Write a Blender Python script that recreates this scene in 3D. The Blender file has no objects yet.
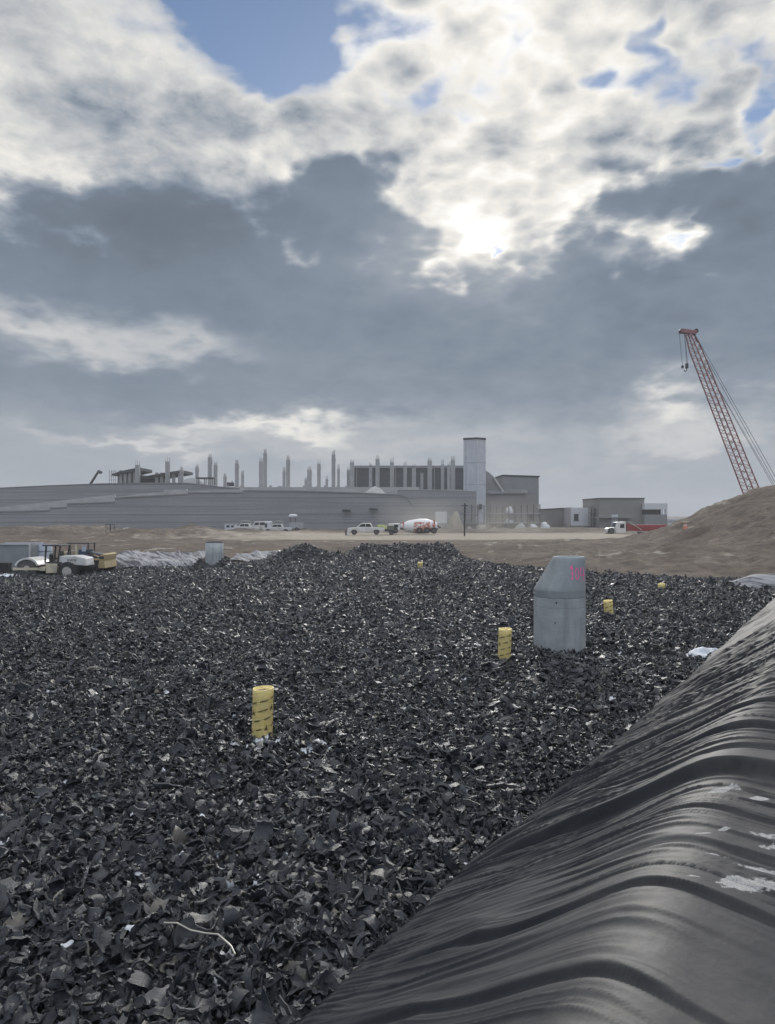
import bpy, bmesh, math, random
import numpy as np
from mathutils import Vector, Matrix
rng = np.random.default_rng(7)
random.seed(7)
S = bpy.context.scene
COL = S.collection
PI = math.pi
R = math.radians
# ------------------------------------------------------------------ camera
CAMZ = 3.5
F = 769.0; CX = 388.0; HY = 515.0
cam = bpy.data.objects.new('camera', bpy.data.cameras.new('camera'))
COL.objects.link(cam); S.camera = cam
cam.data.sensor_fit = 'VERTICAL'; cam.data.sensor_height = 24.0
cam.data.lens = 24.0 * F / 1024.0
cam.data.clip_start = 0.05; cam.data.clip_end = 6000
cam.location = (0, 0, CAMZ)
cam.rotation_euler = (R(90) + math.atan((HY - 512) / F), 0, 0)
def P(px, py, d):
    """point of the place that lies d metres ahead, on the sight line of a pixel (used to survey positions)"""
    return Vector(((px - CX) / F * d, d, CAMZ - (py - HY) / F * d))
# ------------------------------------------------------------------ world
SUN_EL, SUN_AZ = 19.0, 6.5           # degrees; azimuth to the right of the view
W = bpy.data.worlds.new('World'); S.world = W; W.use_nodes = True
nt = W.node_tree; nt.nodes.clear()
def _in(sock, v):
    if isinstance(v, bpy.types.NodeSocket): nt_cur[0].links.new(v, sock)
    else: sock.default_value = v
nt_cur = [nt]
def M(op, a, b=None, c=None, clamp=False):
    n = nt_cur[0].nodes.new('ShaderNodeMath'); n.operation = op; n.use_clamp = clamp
    _in(n.inputs[0], a)
    if b is not None: _in(n.inputs[1], b)
    if c is not None: _in(n.inputs[2], c)
    return n.outputs[0]
def VM(op, a, b=None):
    n = nt_cur[0].nodes.new('ShaderNodeVectorMath'); n.operation = op
    _in(n.inputs[0], a)
    if b is not None:
        if op == 'SCALE': _in(n.inputs['Scale'], b)
        else: _in(n.inputs[1], b)
    return n.outputs[0]
def XYZ(x, y, z):
    n = nt_cur[0].nodes.new('ShaderNodeCombineXYZ')
    _in(n.inputs[0], x); _in(n.inputs[1], y); _in(n.inputs[2], z); return n.outputs[0]
def SEP(v):
    n = nt_cur[0].nodes.new('ShaderNodeSeparateXYZ'); _in(n.inputs[0], v); return n.outputs
def NOISE(v, scale, detail=5, rough=0.5, dist=0.0, col=False, ntype=None, lac=2.0):
    n = nt_cur[0].nodes.new('ShaderNodeTexNoise')
    if ntype: n.noise_type = ntype; n.normalize = True
    if v is not None: _in(n.inputs['Vector'], v)
    n.inputs['Scale'].default_value = scale; n.inputs['Detail'].default_value = detail
    n.inputs['Roughness'].default_value = rough; n.inputs['Distortion'].default_value = dist
    n.inputs['Lacunarity'].default_value = lac
    return n.outputs['Color' if col else 'Fac']
def MAP(v, a, b, c=0.0, d=1.0, smooth=False):
    n = nt_cur[0].nodes.new('ShaderNodeMapRange'); n.clamp = True
    if smooth: n.interpolation_type = 'SMOOTHSTEP'
    _in(n.inputs[0], v)
    for i, q in enumerate((a, b, c, d)): _in(n.inputs[i + 1], q)
    return n.outputs[0]
def MIX(f, a, b, blend='MIX'):
    n = nt_cur[0].nodes.new('ShaderNodeMix'); n.data_type = 'RGBA'; n.blend_type = blend
    _in(n.inputs[0], f)
    _in(n.inputs[6], a if isinstance(a, bpy.types.NodeSocket) else tuple(a) + (1,) * (4 - len(a)))
    _in(n.inputs[7], b if isinstance(b, bpy.types.NodeSocket) else tuple(b) + (1,) * (4 - len(b)))
    return n.outputs[2]
def RAMP(v, stops, interp='LINEAR'):
    n = nt_cur[0].nodes.new('ShaderNodeValToRGB'); _in(n.inputs[0], v)
    cr = n.color_ramp; cr.interpolation = interp
    while len(cr.elements) > 1: cr.elements.remove(cr.elements[-1])
    for i, (p, c) in enumerate(stops):
        e = cr.elements[0] if i == 0 else cr.elements.new(p)
        e.position = p
        if isinstance(c, (int, float)): c = (c, c, c)
        e.color = tuple(c) + (1,) * (4 - len(c))
    return n.outputs[0]

def build_sky():
    tc = nt.nodes.new('ShaderNodeTexCoord')
    d = tc.outputs['Generated']
    x, y, z = SEP(d)
    deg = 180 / PI
    A = M('MULTIPLY', M('ARCTAN2', x, y), deg)
    E = M('MULTIPLY', M('ARCSINE', z), deg)
    zz = M('MAXIMUM', z, -0.05)
    den = M('ADD', zz, 0.30)
    q = XYZ(M('DIVIDE', x, den), M('MULTIPLY', M('DIVIDE', y, den), 0.9), M('MULTIPLY', zz, 1.3))
    wn = NOISE(q, 2.6, 4, 0.55, col=True)
    wr, wg, wb = SEP(wn)
    wn2 = NOISE(q, 9.0, 3, 0.55, col=True)
    w2r, w2g, w2b = SEP(wn2)
    A2 = M('ADD', A, M('ADD', M('MULTIPLY', M('SUBTRACT', wr, .5), 15), M('MULTIPLY', M('SUBTRACT', w2r, .5), 5)))
    E2 = M('ADD', E, M('ADD', M('MULTIPLY', M('SUBTRACT', wg, .5), 8), M('MULTIPLY', M('SUBTRACT', w2g, .5), 3.5)))
    def ae(px, py):
        t = (px - CX) / F
        return math.atan(t) * deg, math.atan((HY - py) / F * math.cos(math.atan(t))) * deg
    def blob(px, py, rx, ry, amp, tilt=0.0, a=A2, e=E2):
        a0, e0 = ae(px, py); k = deg / F
        c = 1 / (1 + ((px - CX) / F) ** 2)
        dx = M('MULTIPLY', M('SUBTRACT', a, a0), 1 / (rx * k * c)); dy = M('MULTIPLY', M('SUBTRACT', e, e0), 1 / (ry * k * .95))
        if tilt:
            ct, st = math.cos(R(tilt)), math.sin(R(tilt))
            # rotate in pixel-proportional space
            X = M('SUBTRACT', a, a0); Y = M('SUBTRACT', e, e0)
            dx = M('MULTIPLY', M('ADD', M('MULTIPLY', X, ct), M('MULTIPLY', Y, st)), 1 / (rx * k))
            dy = M('MULTIPLY', M('SUBTRACT', M('MULTIPLY', Y, ct), M('MULTIPLY', X, st)), 1 / (ry * k))
        r2 = M('ADD', M('MULTIPLY', dx, dx), M('MULTIPLY', dy, dy))
        return M('MULTIPLY', M('EXPONENT', M('MULTIPLY', r2, -1.0)), amp)
    def total(base, lst, **kw):
        s = base
        for b in lst: s = M('ADD', s, blob(*b, **kw))
        return s
    qs = VM('ADD', q, VM('SCALE', wn, .12))
    def vor(v, scale):
        n = nt.nodes.new('ShaderNodeTexVoronoi'); n.feature = 'SMOOTH_F1'; n.inputs['Smoothness'].default_value = .35
        _in(n.inputs['Vector'], v); n.inputs['Scale'].default_value = scale
        n.inputs['Detail'].default_value = 1.0; n.inputs['Roughness'].default_value = .55; n.inputs['Lacunarity'].default_value = 2.3
        return n.outputs['Distance']
    qv = VM('ADD', qs, VM('SCALE', wn2, .05))
    puff = M('SUBTRACT', .62, vor(qv, 11.0))
    D = M('ADD', M('MULTIPLY', NOISE(qs, 2.9, 8, .58), .70), M('MULTIPLY', NOISE(qs, 9.5, 6, .60), .20))
    crisp = MAP(A2, -16, 2, .40, 1.15)                        # puffier towards the right, softer sheets at the left
    D = M('ADD', D, M('MULTIPLY', M('MULTIPLY', puff, .22), crisp)); D = M('ADD', D, M('MULTIPLY', M('SUBTRACT', 1.0, crisp), .012))                 # about .25 to .75
    fine = NOISE(qs, 24, 4, .6)
    # upper broken layer: bright where thin, grey where thick
    Lb = total(.51, CLOUD_LIGHT_HIGH)
    Lb = M('ADD', Lb, M('MULTIPLY', M('SUBTRACT', .43, D), 1.7))
    Lb = M('ADD', Lb, M('MULTIPLY', M('SUBTRACT', fine, .5), -.35))
    # low grey deck in front of it
    base = RAMP(M('MULTIPLY', E2, 1 / 60), [(0, .35), (1.2/60, .37), (4.2/60, .385), (6.2/60, .31), (9/60, .25), (13/60, .225), (18/60, .21), (26/60, .21), (1, .30)])
    Ld = total(base, CLOUD_LIGHT_LOW)
    Ld = M('ADD', Ld, M('MULTIPLY', M('SUBTRACT', .43, D), .16))
    Ld = M('ADD', Ld, M('MULTIPLY', M('SUBTRACT', fine, .5), -.02))
    G = total(M('MULTIPLY', M('SUBTRACT', 21.6, E2), 1 / 5), DECK_SHAPE)
    G = M('ADD', G, M('MULTIPLY', M('SUBTRACT', D, .41), 3.6))
    low = MAP(G, -.30, .62, smooth=True)
    rimlight = M('MULTIPLY', MAP(M('ABSOLUTE', G), .55, .0), .06)     # lit edge of the deck
    L = M('ADD', M('MULTIPLY', low, Ld), M('MULTIPLY', M('SUBTRACT', 1, low), Lb))
    L = M('ADD', L, rimlight)
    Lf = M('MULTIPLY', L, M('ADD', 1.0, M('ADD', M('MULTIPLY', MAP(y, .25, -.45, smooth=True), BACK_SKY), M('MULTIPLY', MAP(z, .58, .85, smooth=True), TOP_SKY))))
    cov = total(M('ADD', 1.18, M('MULTIPLY', low, .9)), CLOUD_HOLES)
    ca = M('ADD', cov, M('MULTIPLY', M('SUBTRACT', D, .43), 3.4))
    alpha = MAP(ca, .18, .74, smooth=True)
    edge = M('MULTIPLY', MAP(ca, 1.5, .45), .22)
    Lf = M('ADD', Lf, M('MULTIPLY', edge, M('SUBTRACT', 1, low)))
    Lf = M('MINIMUM', M('MAXIMUM', Lf, .12), 2.4)
    tint = RAMP(Lf, [(0.0, (.80, .98, 1.24)), (.22, (.79, .985, 1.25)), (.36, (.90, .995, 1.12)), (.5, (.975, 1.0, 1.03)), (.8, (1.03, 1.0, .93)), (1.0, (1.02, 1.0, .96))])
    ccol = MIX(1.0, tint, Lf, 'MULTIPLY')
    ccol = MIX(MAP(y, .3, -.3), ccol, MIX(1.0, ccol, (.91, 1.0, 1.15), 'MULTIPLY'))  # unseen clouds behind are tinted bluer to cool the light on the ground
    sky = nt.nodes.new('ShaderNodeTexSky'); sky.sky_type = 'NISHITA'; sky.sun_disc = False
    sky.sun_elevation = R(SUN_EL); sky.sun_rotation = R(SUN_AZ)
    sky.altitude = 1500; sky.dust_density = .6; sky.ozone_density = 2.0
    b1 = nt.nodes.new('ShaderNodeBackground'); nt.links.new(sky.outputs[0], b1.inputs[0]); b1.inputs[1].default_value = SKY_STRENGTH
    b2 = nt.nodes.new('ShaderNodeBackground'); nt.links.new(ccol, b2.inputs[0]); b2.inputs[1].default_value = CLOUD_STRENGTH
    mx = nt.nodes.new('ShaderNodeMixShader'); nt.links.new(alpha, mx.inputs[0])
    nt.links.new(b1.outputs[0], mx.inputs[1]); nt.links.new(b2.outputs[0], mx.inputs[2])
    out = nt.nodes.new('ShaderNodeOutputWorld'); nt.links.new(mx.outputs[0], out.inputs[0])
SKY_STRENGTH = 0.10
CLOUD_STRENGTH = 1.0
BACK_SKY, TOP_SKY = .42, 1.25      # extra brightness given to the unseen clouds behind and overhead, to light the ground
# (px, py, rx, ry, amount, tilt): where the layers glow, thicken or part, as directions
CLOUD_LIGHT_HIGH = [(478, 246, 46, 32, .40), (470, 200, 120, 60, .10), (60, 70, 120, 70, -.08), (20, 150, 60, 40, -.04), (250, 140, 120, 60, .06), (640, 40, 120, 50, .04), (330, 55, 40, 30, .12)]
CLOUD_LIGHT_LOW = [(478, 262, 60, 34, .22), (470, 250, 150, 70, .06), (60, 332, 120, 15, .34), (170, 348, 60, 10, .12), (270, 430, 100, 11, .50), (150, 446, 90, 7, .24), (685, 405, 55, 18, .46), (700, 430, 70, 9, .16),
    (640, 440, 60, 9, .10), (650, 238, 55, 9, .22), (120, 225, 120, 30, -.05), (690, 225, 120, 30, -.03), (610, 315, 110, 50, -.02), (350, 420, 60, 10, .10), (380, 452, 140, 14, .10)]
DECK_SHAPE = [(480, 236, 62, 52, -1.9), (378, 172, 70, 24, 1.3), (350, 205, 80, 26, 1.1), (750, 185, 80, 36, 1.0), (600, 215, 60, 26, .5), (80, 200, 110, 26, .5), (655, 236, 50, 7, -.6), (250, 195, 70, 30, -.5), (482, 252, 14, 12, 1.2), (430, 250, 40, 16, .6)]
CLOUD_HOLES = [(235, -8, 130, 50, -1.6), (276, 48, 52, 42, -1.1), (190, -5, 80, 22, -.9), (330, 60, 40, 30, -.5), (432, 112, 60, 22, -.75), (360, 136, 26, 10, -.45), (745, 95, 30, 45, -.95), (705, 165, 46, 16, -.95),
    (655, 100, 26, 34, -.85), (595, 95, 24, 12, -.7), (655, 20, 18, 30, -.8), (700, 70, 30, 20, -.5), (492, 266, 10, 4, -1.0), (240, 85, 50, 10, -.3)]
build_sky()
sun = bpy.data.objects.new('sun', bpy.data.lights.new('sun', 'SUN')); COL.objects.link(sun)
sun.data.energy = 1.5; sun.data.angle = R(9); sun.data.color = (1, .97, .92)
sun.rotation_euler = (R(90 - SUN_EL), 0, R(180 - SUN_AZ))
sun.location = (0, 0, 40)
cy = S.cycles; cy.max_bounces = 4; cy.diffuse_bounces = 2; cy.glossy_bounces = 2; cy.volume_bounces = 0; cy.transmission_bounces = 2
S.view_settings.view_transform = 'Standard'; S.view_settings.look = 'None'
S.view_settings.exposure = 0.10; S.view_settings.gamma = 1; S.view_settings.use_curve_mapping = False
HAZE, DUST = 0.0006, 0.065
# ------------------------------------------------------------------ numpy noise
_perm = rng.permutation(4096).astype(np.int64)
_val = rng.random(4096)
def vnoise(x, y, seed=0):
    x = np.asarray(x, float); y = np.asarray(y, float)
    xi = np.floor(x).astype(np.int64); yi = np.floor(y).astype(np.int64)
    xf = x - xi; yf = y - yi
    u = xf * xf * xf * (xf * (xf * 6 - 15) + 10); v = yf * yf * yf * (yf * (yf * 6 - 15) + 10)
    def h(a, b): return _val[_perm[(_perm[(a + seed * 131) & 4095] + b) & 4095]]
    a = h(xi, yi) * (1 - u) + h(xi + 1, yi) * u
    b = h(xi, yi + 1) * (1 - u) + h(xi + 1, yi + 1) * u
    return (a * (1 - v) + b * v) * 2 - 1
def fbm(x, y, oct=4, seed=0, gain=.5):
    s = 0; a = 1; n = 0
    for i in range(oct):
        s = s + a * vnoise(x * 2 ** i + 17.3 * i, y * 2 ** i - 9.1 * i, seed + i); n += a; a *= gain
    return s / n
def ss(a, b, x):
    t = np.clip((x - a) / (b - a), 0, 1); return t * t * (3 - 2 * t)
# ------------------------------------------------------------------ ground heights
# depth at which the dirt bank starts, across the far edge of the shred field
D0X = [-60, -30, -19, -15, -8, -4, 5, 7.5, 9, 12.3, 15, 17, 19.3, 20.8, 30, 60]
D0Y = [57.5, 57.5, 57.2, 55.8, 60, 66, 61, 56, 50.5, 47.5, 46, 43.8, 43, 41.8, 38, 34]
def d0(x): return np.interp(x, D0X, D0Y)
def bed_h(x, y):
    """surface of the shredded tyre fill"""
    x = np.asarray(x, float); y = np.asarray(y, float)
    z = .09 * fbm(x / 2.2, y / 2.2, 3, 3) + .16 * fbm(x / 9, y / 9, 2, 5) * ss(8, 25, y)
    z = z - (.30 * ss(-7, -12, x) + .34 * ss(-16, -20, x)) * ss(36, 50, y)
    z = z + 1.12 * np.exp(-((x + 6.5) / 2.1) ** 2 - ((y - 59.5) / 2.2) ** 2)
    z = z + .22 * np.exp(-((x + 3.4) / 1.9) ** 2 - ((y - 60) / 2.6) ** 2)
    rid = ss(-4.4, -1.8, x) * ss(6.2, 5.0, x)
    z = z + rid * np.exp(-((y - 66 + .5 * x) / 3.2) ** 2) * (.86 + .05 * x + .30 * fbm(x / 1.6, y / 3, 3, 9) - .10)
    # loose heap against the far chamber, lower in its middle
    z = z + .62 * np.exp(-((x + 13.55) / .36) ** 2 - ((y - 55.9) / .6) ** 2) + .62 * np.exp(-((x + 11.85) / .36) ** 2 - ((y - 55.9) / .6) ** 2)
    # hollow beside the manhole
    z = z - .16 * np.exp(-((x - 7.4) / 2.4) ** 2 - ((y - 19.3) / .8) ** 2)
    return z
def hill_h(x, y):
    r = np.interp(x, [18, 26.7, 30.4, 36, 40, 50, 70, 120], [0, .35, 1.8, 4.3, 5.95, 7.8, 8.4, 8.4])
    g = ss(44, 78, y) * ss(100, 82, y)
    return r * g
def ground_h(x, y):
    x = np.asarray(x, float); y = np.asarray(y, float)
    e = y - d0(x) + .8 * fbm(x / 3, y / 3, 3, 11)
    left = ss(8, -6, x)
    bank = ss(-.5, 5.5, e) * (.64 * left + (1 - left) * .45) + (1 - left) * .55 * ss(2, 15, e)
    back = ss(8, 32, e)
    z = -.75 + .75 * ss(-2.0, 0, e) + bank * (1 - back) + .42 * back
    n1 = fbm(x / 5.5, y / 7, 4, 21); n2 = np.abs(fbm(x / 9, y / 13, 3, 29))
    rough_l = ss(-4, -16, x) * ss(66, 84, y) * ss(168, 150, y) * (.35 + .65 * ss(-.205, -.26, x / np.maximum(y, 1)))
    z = z + rough_l * (.10 + 1.5 * np.maximum(0, n1 + .18) * ss(80, 128, y) + .25 * n1)
    z = z + .16 * n1 * ss(0, 8, e) * ss(16, 4, e) * (1 + 1.2 * ss(4, 10, x))
    rr = ss(6, 16, x) * ss(2, 10, e) * ss(112, 70, y)
    z = z + rr * (.34 * n1 + .42 * fbm(x / 2.1, y / 3.0, 5, 41, .6))
    hh = hill_h(x, y)
    z = z + hh + .24 * np.minimum(hh, 2.0) * fbm(x / 2.4, y / 2.4, 5, 51, .66)
    z = z + .035 * fbm(x / .9, y / .9, 3, 61) * ss(-1, 3, e) * ss(130, 100, y)
    z = z + .11 * (1 - np.abs(vnoise(x / 1.7, y / 1.2, 63))) ** 3 * ss(1, 4, e) * ss(100, 80, y)
    z = z + .10 * np.maximum(0, vnoise(x / .75, y / .75, 65) - .35) * ss(0, 2, e) * ss(100, 80, y)
    z = z + .9 * np.maximum(0, fbm(x / 6, y / 8, 4, 71) + .05) * ss(20, 26, x) * ss(60, 52, x - 0 * y) * ss(128, 140, y) * ss(175, 160, y)
    return z
# berm carrying the liner: s runs along its toe, w across it (away from the shreds)
UX, UY = .5313, .8472
TX, TY = .56, 7.27
def berm_sw(x, y):
    return (x - TX) * UX + (y - TY) * UY, (x - TX) * UY - (y - TY) * UX
def berm_xy(s, w):
    return TX + s * UX + w * UY, TY + s * UY - w * UX
def berm_base(s, w):
    w = w + .12 * fbm(s / 2.6, w * 0 + 3.3, 3, 81)
    a = .71 * w; b = 1.80 + 0 * w; k = .16                    # straight slope, rounded crest
    h = np.clip(.5 + .5 * (b - a) / k, 0, 1)
    z = b * (1 - h) + a * h - k * h * (1 - h)
    z = z - .03 * np.maximum(w - 3, 0) ** 1.1
    z = z - np.where(w < 0, -w * .9, 0)
    return z * (1 - .75 * ss(30, 40, s)) + .05 * fbm(s / 3, w / 3, 2, 85)
def folds(s, w):
    k = .46 * np.minimum(w, 2.35) + np.maximum(w - 2.35, 0) * (.16 - .38 * ss(-2.4, .2, s)) - .10 * np.exp(-((w - 2.35) / .35) ** 2)
    wig = .10 * fbm(s / 1.6, w / 2.2, 2, 91) + .03 * fbm(s / .5, w / 1.1, 2, 92)
    a = s + k + wig
    far = ss(-.4, 1.6, s)
    up = ss(-.1, .35, w)
    slope = .75 + .5 * ss(2.7, 1.9, w)
    def ridged(v, p): return (1 - np.abs(v)) ** p
    msk = .45 + .9 * ss(-.3, .5, vnoise(s / 1.3, w / 1.6, 113))
    n1 = vnoise(a / .34, w / 4.0, 101); n2 = vnoise(a / .14, w / 2.6, 103); n3 = vnoise((a + .05 * w) / .062, w / 1.7, 105); n4 = vnoise((a - .06 * w) / .055, w / 1.3, 106)
    m2 = ss(-.35, .45, vnoise(s / .9, w / 1.2, 117)); m4 = ss(-.1, .6, vnoise(s / .7, w / .8, 118))
    z = .013 * ridged(n1, 3.0) * (1 + .7 * far)
    z = z + .030 * ridged(n2, 5.0) * (.7 + far * .9) * slope * msk
    z = z + ss(16, 7, s) * .019 * ridged(n3, 4.2) * (.35 + .65 * m2 + 1.0 * far) * slope
    z = z - .010 * ridged(vnoise((a + .03 * w) / .11, w / 2.4, 119), 5) * (.4 + m2 + far)
    z = z + .0055 * ridged(n4, 2.2) * m4 * ss(3, 1, s)
    z = z + .014 * fbm(a / .9, w / 2.8, 2, 107)
    def big(a0, amp, near, farw, w0, w1, j):
        if j in (5, 7, 8, 9, 6, 12, 10, 2, 3, 4, 14): near = near * .55; amp = amp * (.62 if j in (5, 7, 8) else .8); farw = farw * .6
        da = a - a0 - .05 * fbm(w / .9, w * 0 + j, 2, 110)
        f = np.where(da < 0, np.exp(-(da / near) ** 2), np.exp(-np.abs(da / farw) ** 1.4))
        crev = -.62 * np.exp(-((da + near * 1.25) / (.024 + .35 * near)) ** 2) * (.35 + .65 * ss(-.4, .4, vnoise(w / .8, w * 0 + j, 115)))
        return .74 * amp * (f + crev) * ss(w0[0], w0[1], w) * ss(w1[1], w1[0], w)
    z = z + big(.16, .15, .045, .42, (.05, 1.2), (7, 11), 1)
    z = z + big(.72, .06, .04, .25, (.2, 1.0), (5, 8), 2)
    z = z + big(1.35, .08, .05, .30, (.1, .9), (5, 8), 3)
    z = z + big(2.3, .09, .06, .35, (.1, .9), (5, 8), 4)
    z = z + big(3.6, .08, .06, .35, (.1, .9), (5, 8), 14)
    z = z + big(-1.72, .065, .035, .34, (.2, 1.0), (3.6, 6), 5)
    z = z + big(-1.05, .030, .07, .20, (1.2, 2.2), (4.5, 6), 6)
    z = z + big(-2.50, .060, .04, .34, (.0, .8), (3.3, 5), 7)
    z = z + big(-3.25, .05, .045, .28, (.0, .8), (3.3, 5), 8)
    z = z + big(-2.1, .022, .05, .18, (.0, .6), (2.2, 2.9), 10)
    z = z + big(-.62, .022, .05, .16, (.6, 1.6), (2.6, 3.6), 9)
    z = z + big(-.25, .018, .03, .14, (.2, .6), (2.3, 3.2), 12)
    return z * up
def liner_z(x, y):
    s, w = berm_sw(x, y); return berm_base(s, w) + folds(s, w)
# ------------------------------------------------------------------ mesh helpers
SPLIT = {'cab_post', 'post', 'leg', 'rail', 'upright', 'ledger', 'deck_board', 'brace', 'window', 'lip', 'joint_band', 'step', 'track_roller', 'louvre', 'mullion', 'bed_rib', 'edge_panel', 'push_arm',
         'drum_stand', 'pendant_line', 'hoist_rope', 'gantry', 'boom_chord', 'wrapped_bundle', 'stacked_formwork', 'scaffold_tube', 'pillar', 'dark_notch', 'corbel'}
class MB:
    def __init__(s): s.v = []; s.f = []; s.sm = []
    def add(s, vs, fs, smooth=False):
        o = len(s.v); s.v += [tuple(v) for v in vs]
        s.f += [tuple(i + o for i in f) for f in fs]; s.sm += [smooth] * len(fs)
        return s
    def box(s, c, size, rz=0, ry=0, taper=(1, 1)):
        x, y, z = [q / 2 for q in size]; m = Matrix.Rotation(rz, 3, 'Z') @ Matrix.Rotation(ry, 3, 'Y'); c = Vector(c)
        vs = []
        for k in (-1, 1):
            tx, ty = (taper if k > 0 else (1, 1))
            for a, b in ((-1, -1), (1, -1), (1, 1), (-1, 1)): vs.append(c + m @ Vector((a * x * tx, b * y * ty, k * z)))
        return s.add(vs, [(3, 2, 1, 0), (4, 5, 6, 7), (0, 1, 5, 4), (1, 2, 6, 5), (2, 3, 7, 6), (3, 0, 4, 7)])
    def span(s, a, b):
        a = Vector(a); b = Vector(b); return s.box((a + b) / 2, [abs(q) for q in (b - a)])
    def tube(s, pts, r, n=8, caps=True, rs=None):
        pts = [Vector(p) for p in pts]; rings = []
        up0 = Vector((0, 0, 1))
        for i, p in enumerate(pts):
            t = (pts[min(i + 1, len(pts) - 1)] - pts[max(i - 1, 0)]).normalized()
            a = t.cross(up0)
            if a.length < 1e-3: a = t.cross(Vector((1, 0, 0)))
            a.normalize(); b = t.cross(a)
            rr = rs[i] if rs else r
            rings.append([p + (a * math.cos(2 * PI * k / n) + b * math.sin(2 * PI * k / n)) * rr for k in range(n)])
        return s.loft(rings, caps, n > 5)
    def loft(s, rings, caps=True, smooth=True):
        n = len(rings[0]); vs = [v for r in rings for v in r]; fs = []
        for i in range(len(rings) - 1):
            for k in range(n):
                fs.append((i * n + k, i * n + (k + 1) % n, (i + 1) * n + (k + 1) % n, (i + 1) * n + k))
        s.add(vs, fs, smooth)
        if caps:
            s.add(rings[0], [tuple(range(n))[::-1]]); s.add(rings[-1], [tuple(range(n))])
        return s
    def prism(s, poly, y0, y1, bev=0):
        """polygon in x,z extruded along y"""
        n = len(poly)
        vs = [(x, y0, z) for x, z in poly] + [(x, y1, z) for x, z in poly]
        fs = [tuple(range(n)), tuple(range(2 * n - 1, n - 1, -1))] + [(i, i + n, (i + 1) % n + n, (i + 1) % n) for i in range(n)]
        return s.add(vs, fs)
    def disc_y(s, c, r, y0, y1, n=20, r1=None):
        """cylinder whose axis runs along y"""
        c = Vector(c); r1 = r if r1 is None else r1
        ra = [c + Vector((r * math.cos(2 * PI * k / n), y0, r * math.sin(2 * PI * k / n))) for k in range(n)]
        rb = [c + Vector((r1 * math.cos(2 * PI * k / n), y1, r1 * math.sin(2 * PI * k / n))) for k in range(n)]
        return s.loft([ra, rb])
    def build(s, name, mat, parent=None, bevel=0):
        if name in SPLIT and parent is not None:
            par = list(range(len(s.v)))
            def find(i):
                while par[i] != i: par[i] = par[par[i]]; i = par[i]
                return i
            key = {}
            for i, v in enumerate(s.v):
                k = tuple(round(q, 4) for q in v)
                if k in key: par[find(i)] = find(key[k])
                key[k] = i
            for f in s.f:
                for q in f[1:]: par[find(q)] = find(f[0])
            isl = {}
            for f, sm in zip(s.f, s.sm): isl.setdefault(find(f[0]), []).append((f, sm))
            if len(isl) > 1:
                out = []
                for fs in isl.values():
                    m = MB(); mp = {}
                    for f, sm in fs:
                        for q in f:
                            if q not in mp: mp[q] = len(m.v); m.v.append(s.v[q])
                        m.f.append(tuple(mp[q] for q in f)); m.sm.append(sm)
                    out.append(m._build(name, mat, parent, bevel))
                return out[0]
        return s._build(name, mat, parent, bevel)
    def _build(s, name, mat, parent=None, bevel=0):
        me = bpy.data.meshes.new(name); me.from_pydata(s.v, [], s.f)
        me.polygons.foreach_set('use_smooth', s.sm)
        bm = bmesh.new(); bm.from_mesh(me); bmesh.ops.recalc_face_normals(bm, faces=bm.faces); bm.to_mesh(me); bm.free()
        me.materials.append(mat)
        o = bpy.data.objects.new(name, me); COL.objects.link(o)
        if parent: o.parent = parent
        if bevel:
            b = o.modifiers.new('bevel', 'BEVEL'); b.width = bevel; b.segments = 2; b.limit_method = 'ANGLE'
        return o
def tag(o, label=None, cat=None, group=None, kind=None):
    if label: o['label'] = label
    if cat: o['category'] = cat
    if group: o['group'] = group
    if kind: o['kind'] = kind
    elif cat: o['kind'] = 'thing'
    return o
def thing(name, loc, label, cat, group=None, rz=0):
    o = bpy.data.objects.new(name, None); COL.objects.link(o); o.empty_display_size = .3; o['kind'] = 'thing'
    o.location = loc; o.rotation_euler = (0, 0, rz); tag(o, label, cat, group); return o
def copy_thing(src, loc, label, rz=None):
    def cp(o, par):
        c = o.copy(); COL.objects.link(c)
        if par: c.parent = par
        for ch in o.children: cp(ch, c)
        return c
    kids = list(src.children)
    r = src.copy(); COL.objects.link(r); r.location = loc; r['label'] = label
    if rz is not None: r.rotation_euler = (0, 0, rz)
    for k in kids:
        c = k.copy(); COL.objects.link(c); c.parent = r
        for g in list(k.children):
            d = g.copy(); COL.objects.link(d); d.parent = c
    return r
def grid_mesh(name, X, Y, Z, mat, keep=None, parent=None):
    ny, nx = X.shape
    v = np.stack([X, Y, Z], -1).reshape(-1, 3)
    i = np.arange(ny * nx).reshape(ny, nx)
    q = np.stack([i[:-1, :-1], i[:-1, 1:], i[1:, 1:], i[1:, :-1]], -1).reshape(-1, 4)
    if keep is not None:
        k = (keep[:-1, :-1] & keep[1:, 1:] & keep[:-1, 1:] & keep[1:, :-1]).reshape(-1); q = q[k]
    me = bpy.data.meshes.new(name)
    me.vertices.add(len(v)); me.vertices.foreach_set('co', v.ravel())
    me.loops.add(q.size); me.loops.foreach_set('vertex_index', q.ravel())
    me.polygons.add(len(q)); me.polygons.foreach_set('loop_start', np.arange(0, q.size, 4))
    me.polygons.foreach_set('use_smooth', np.ones(len(q), bool))
    me.update(calc_edges=True); me.materials.append(mat)
    o = bpy.data.objects.new(name, me); COL.objects.link(o)
    if parent: o.parent = parent
    return o
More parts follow.
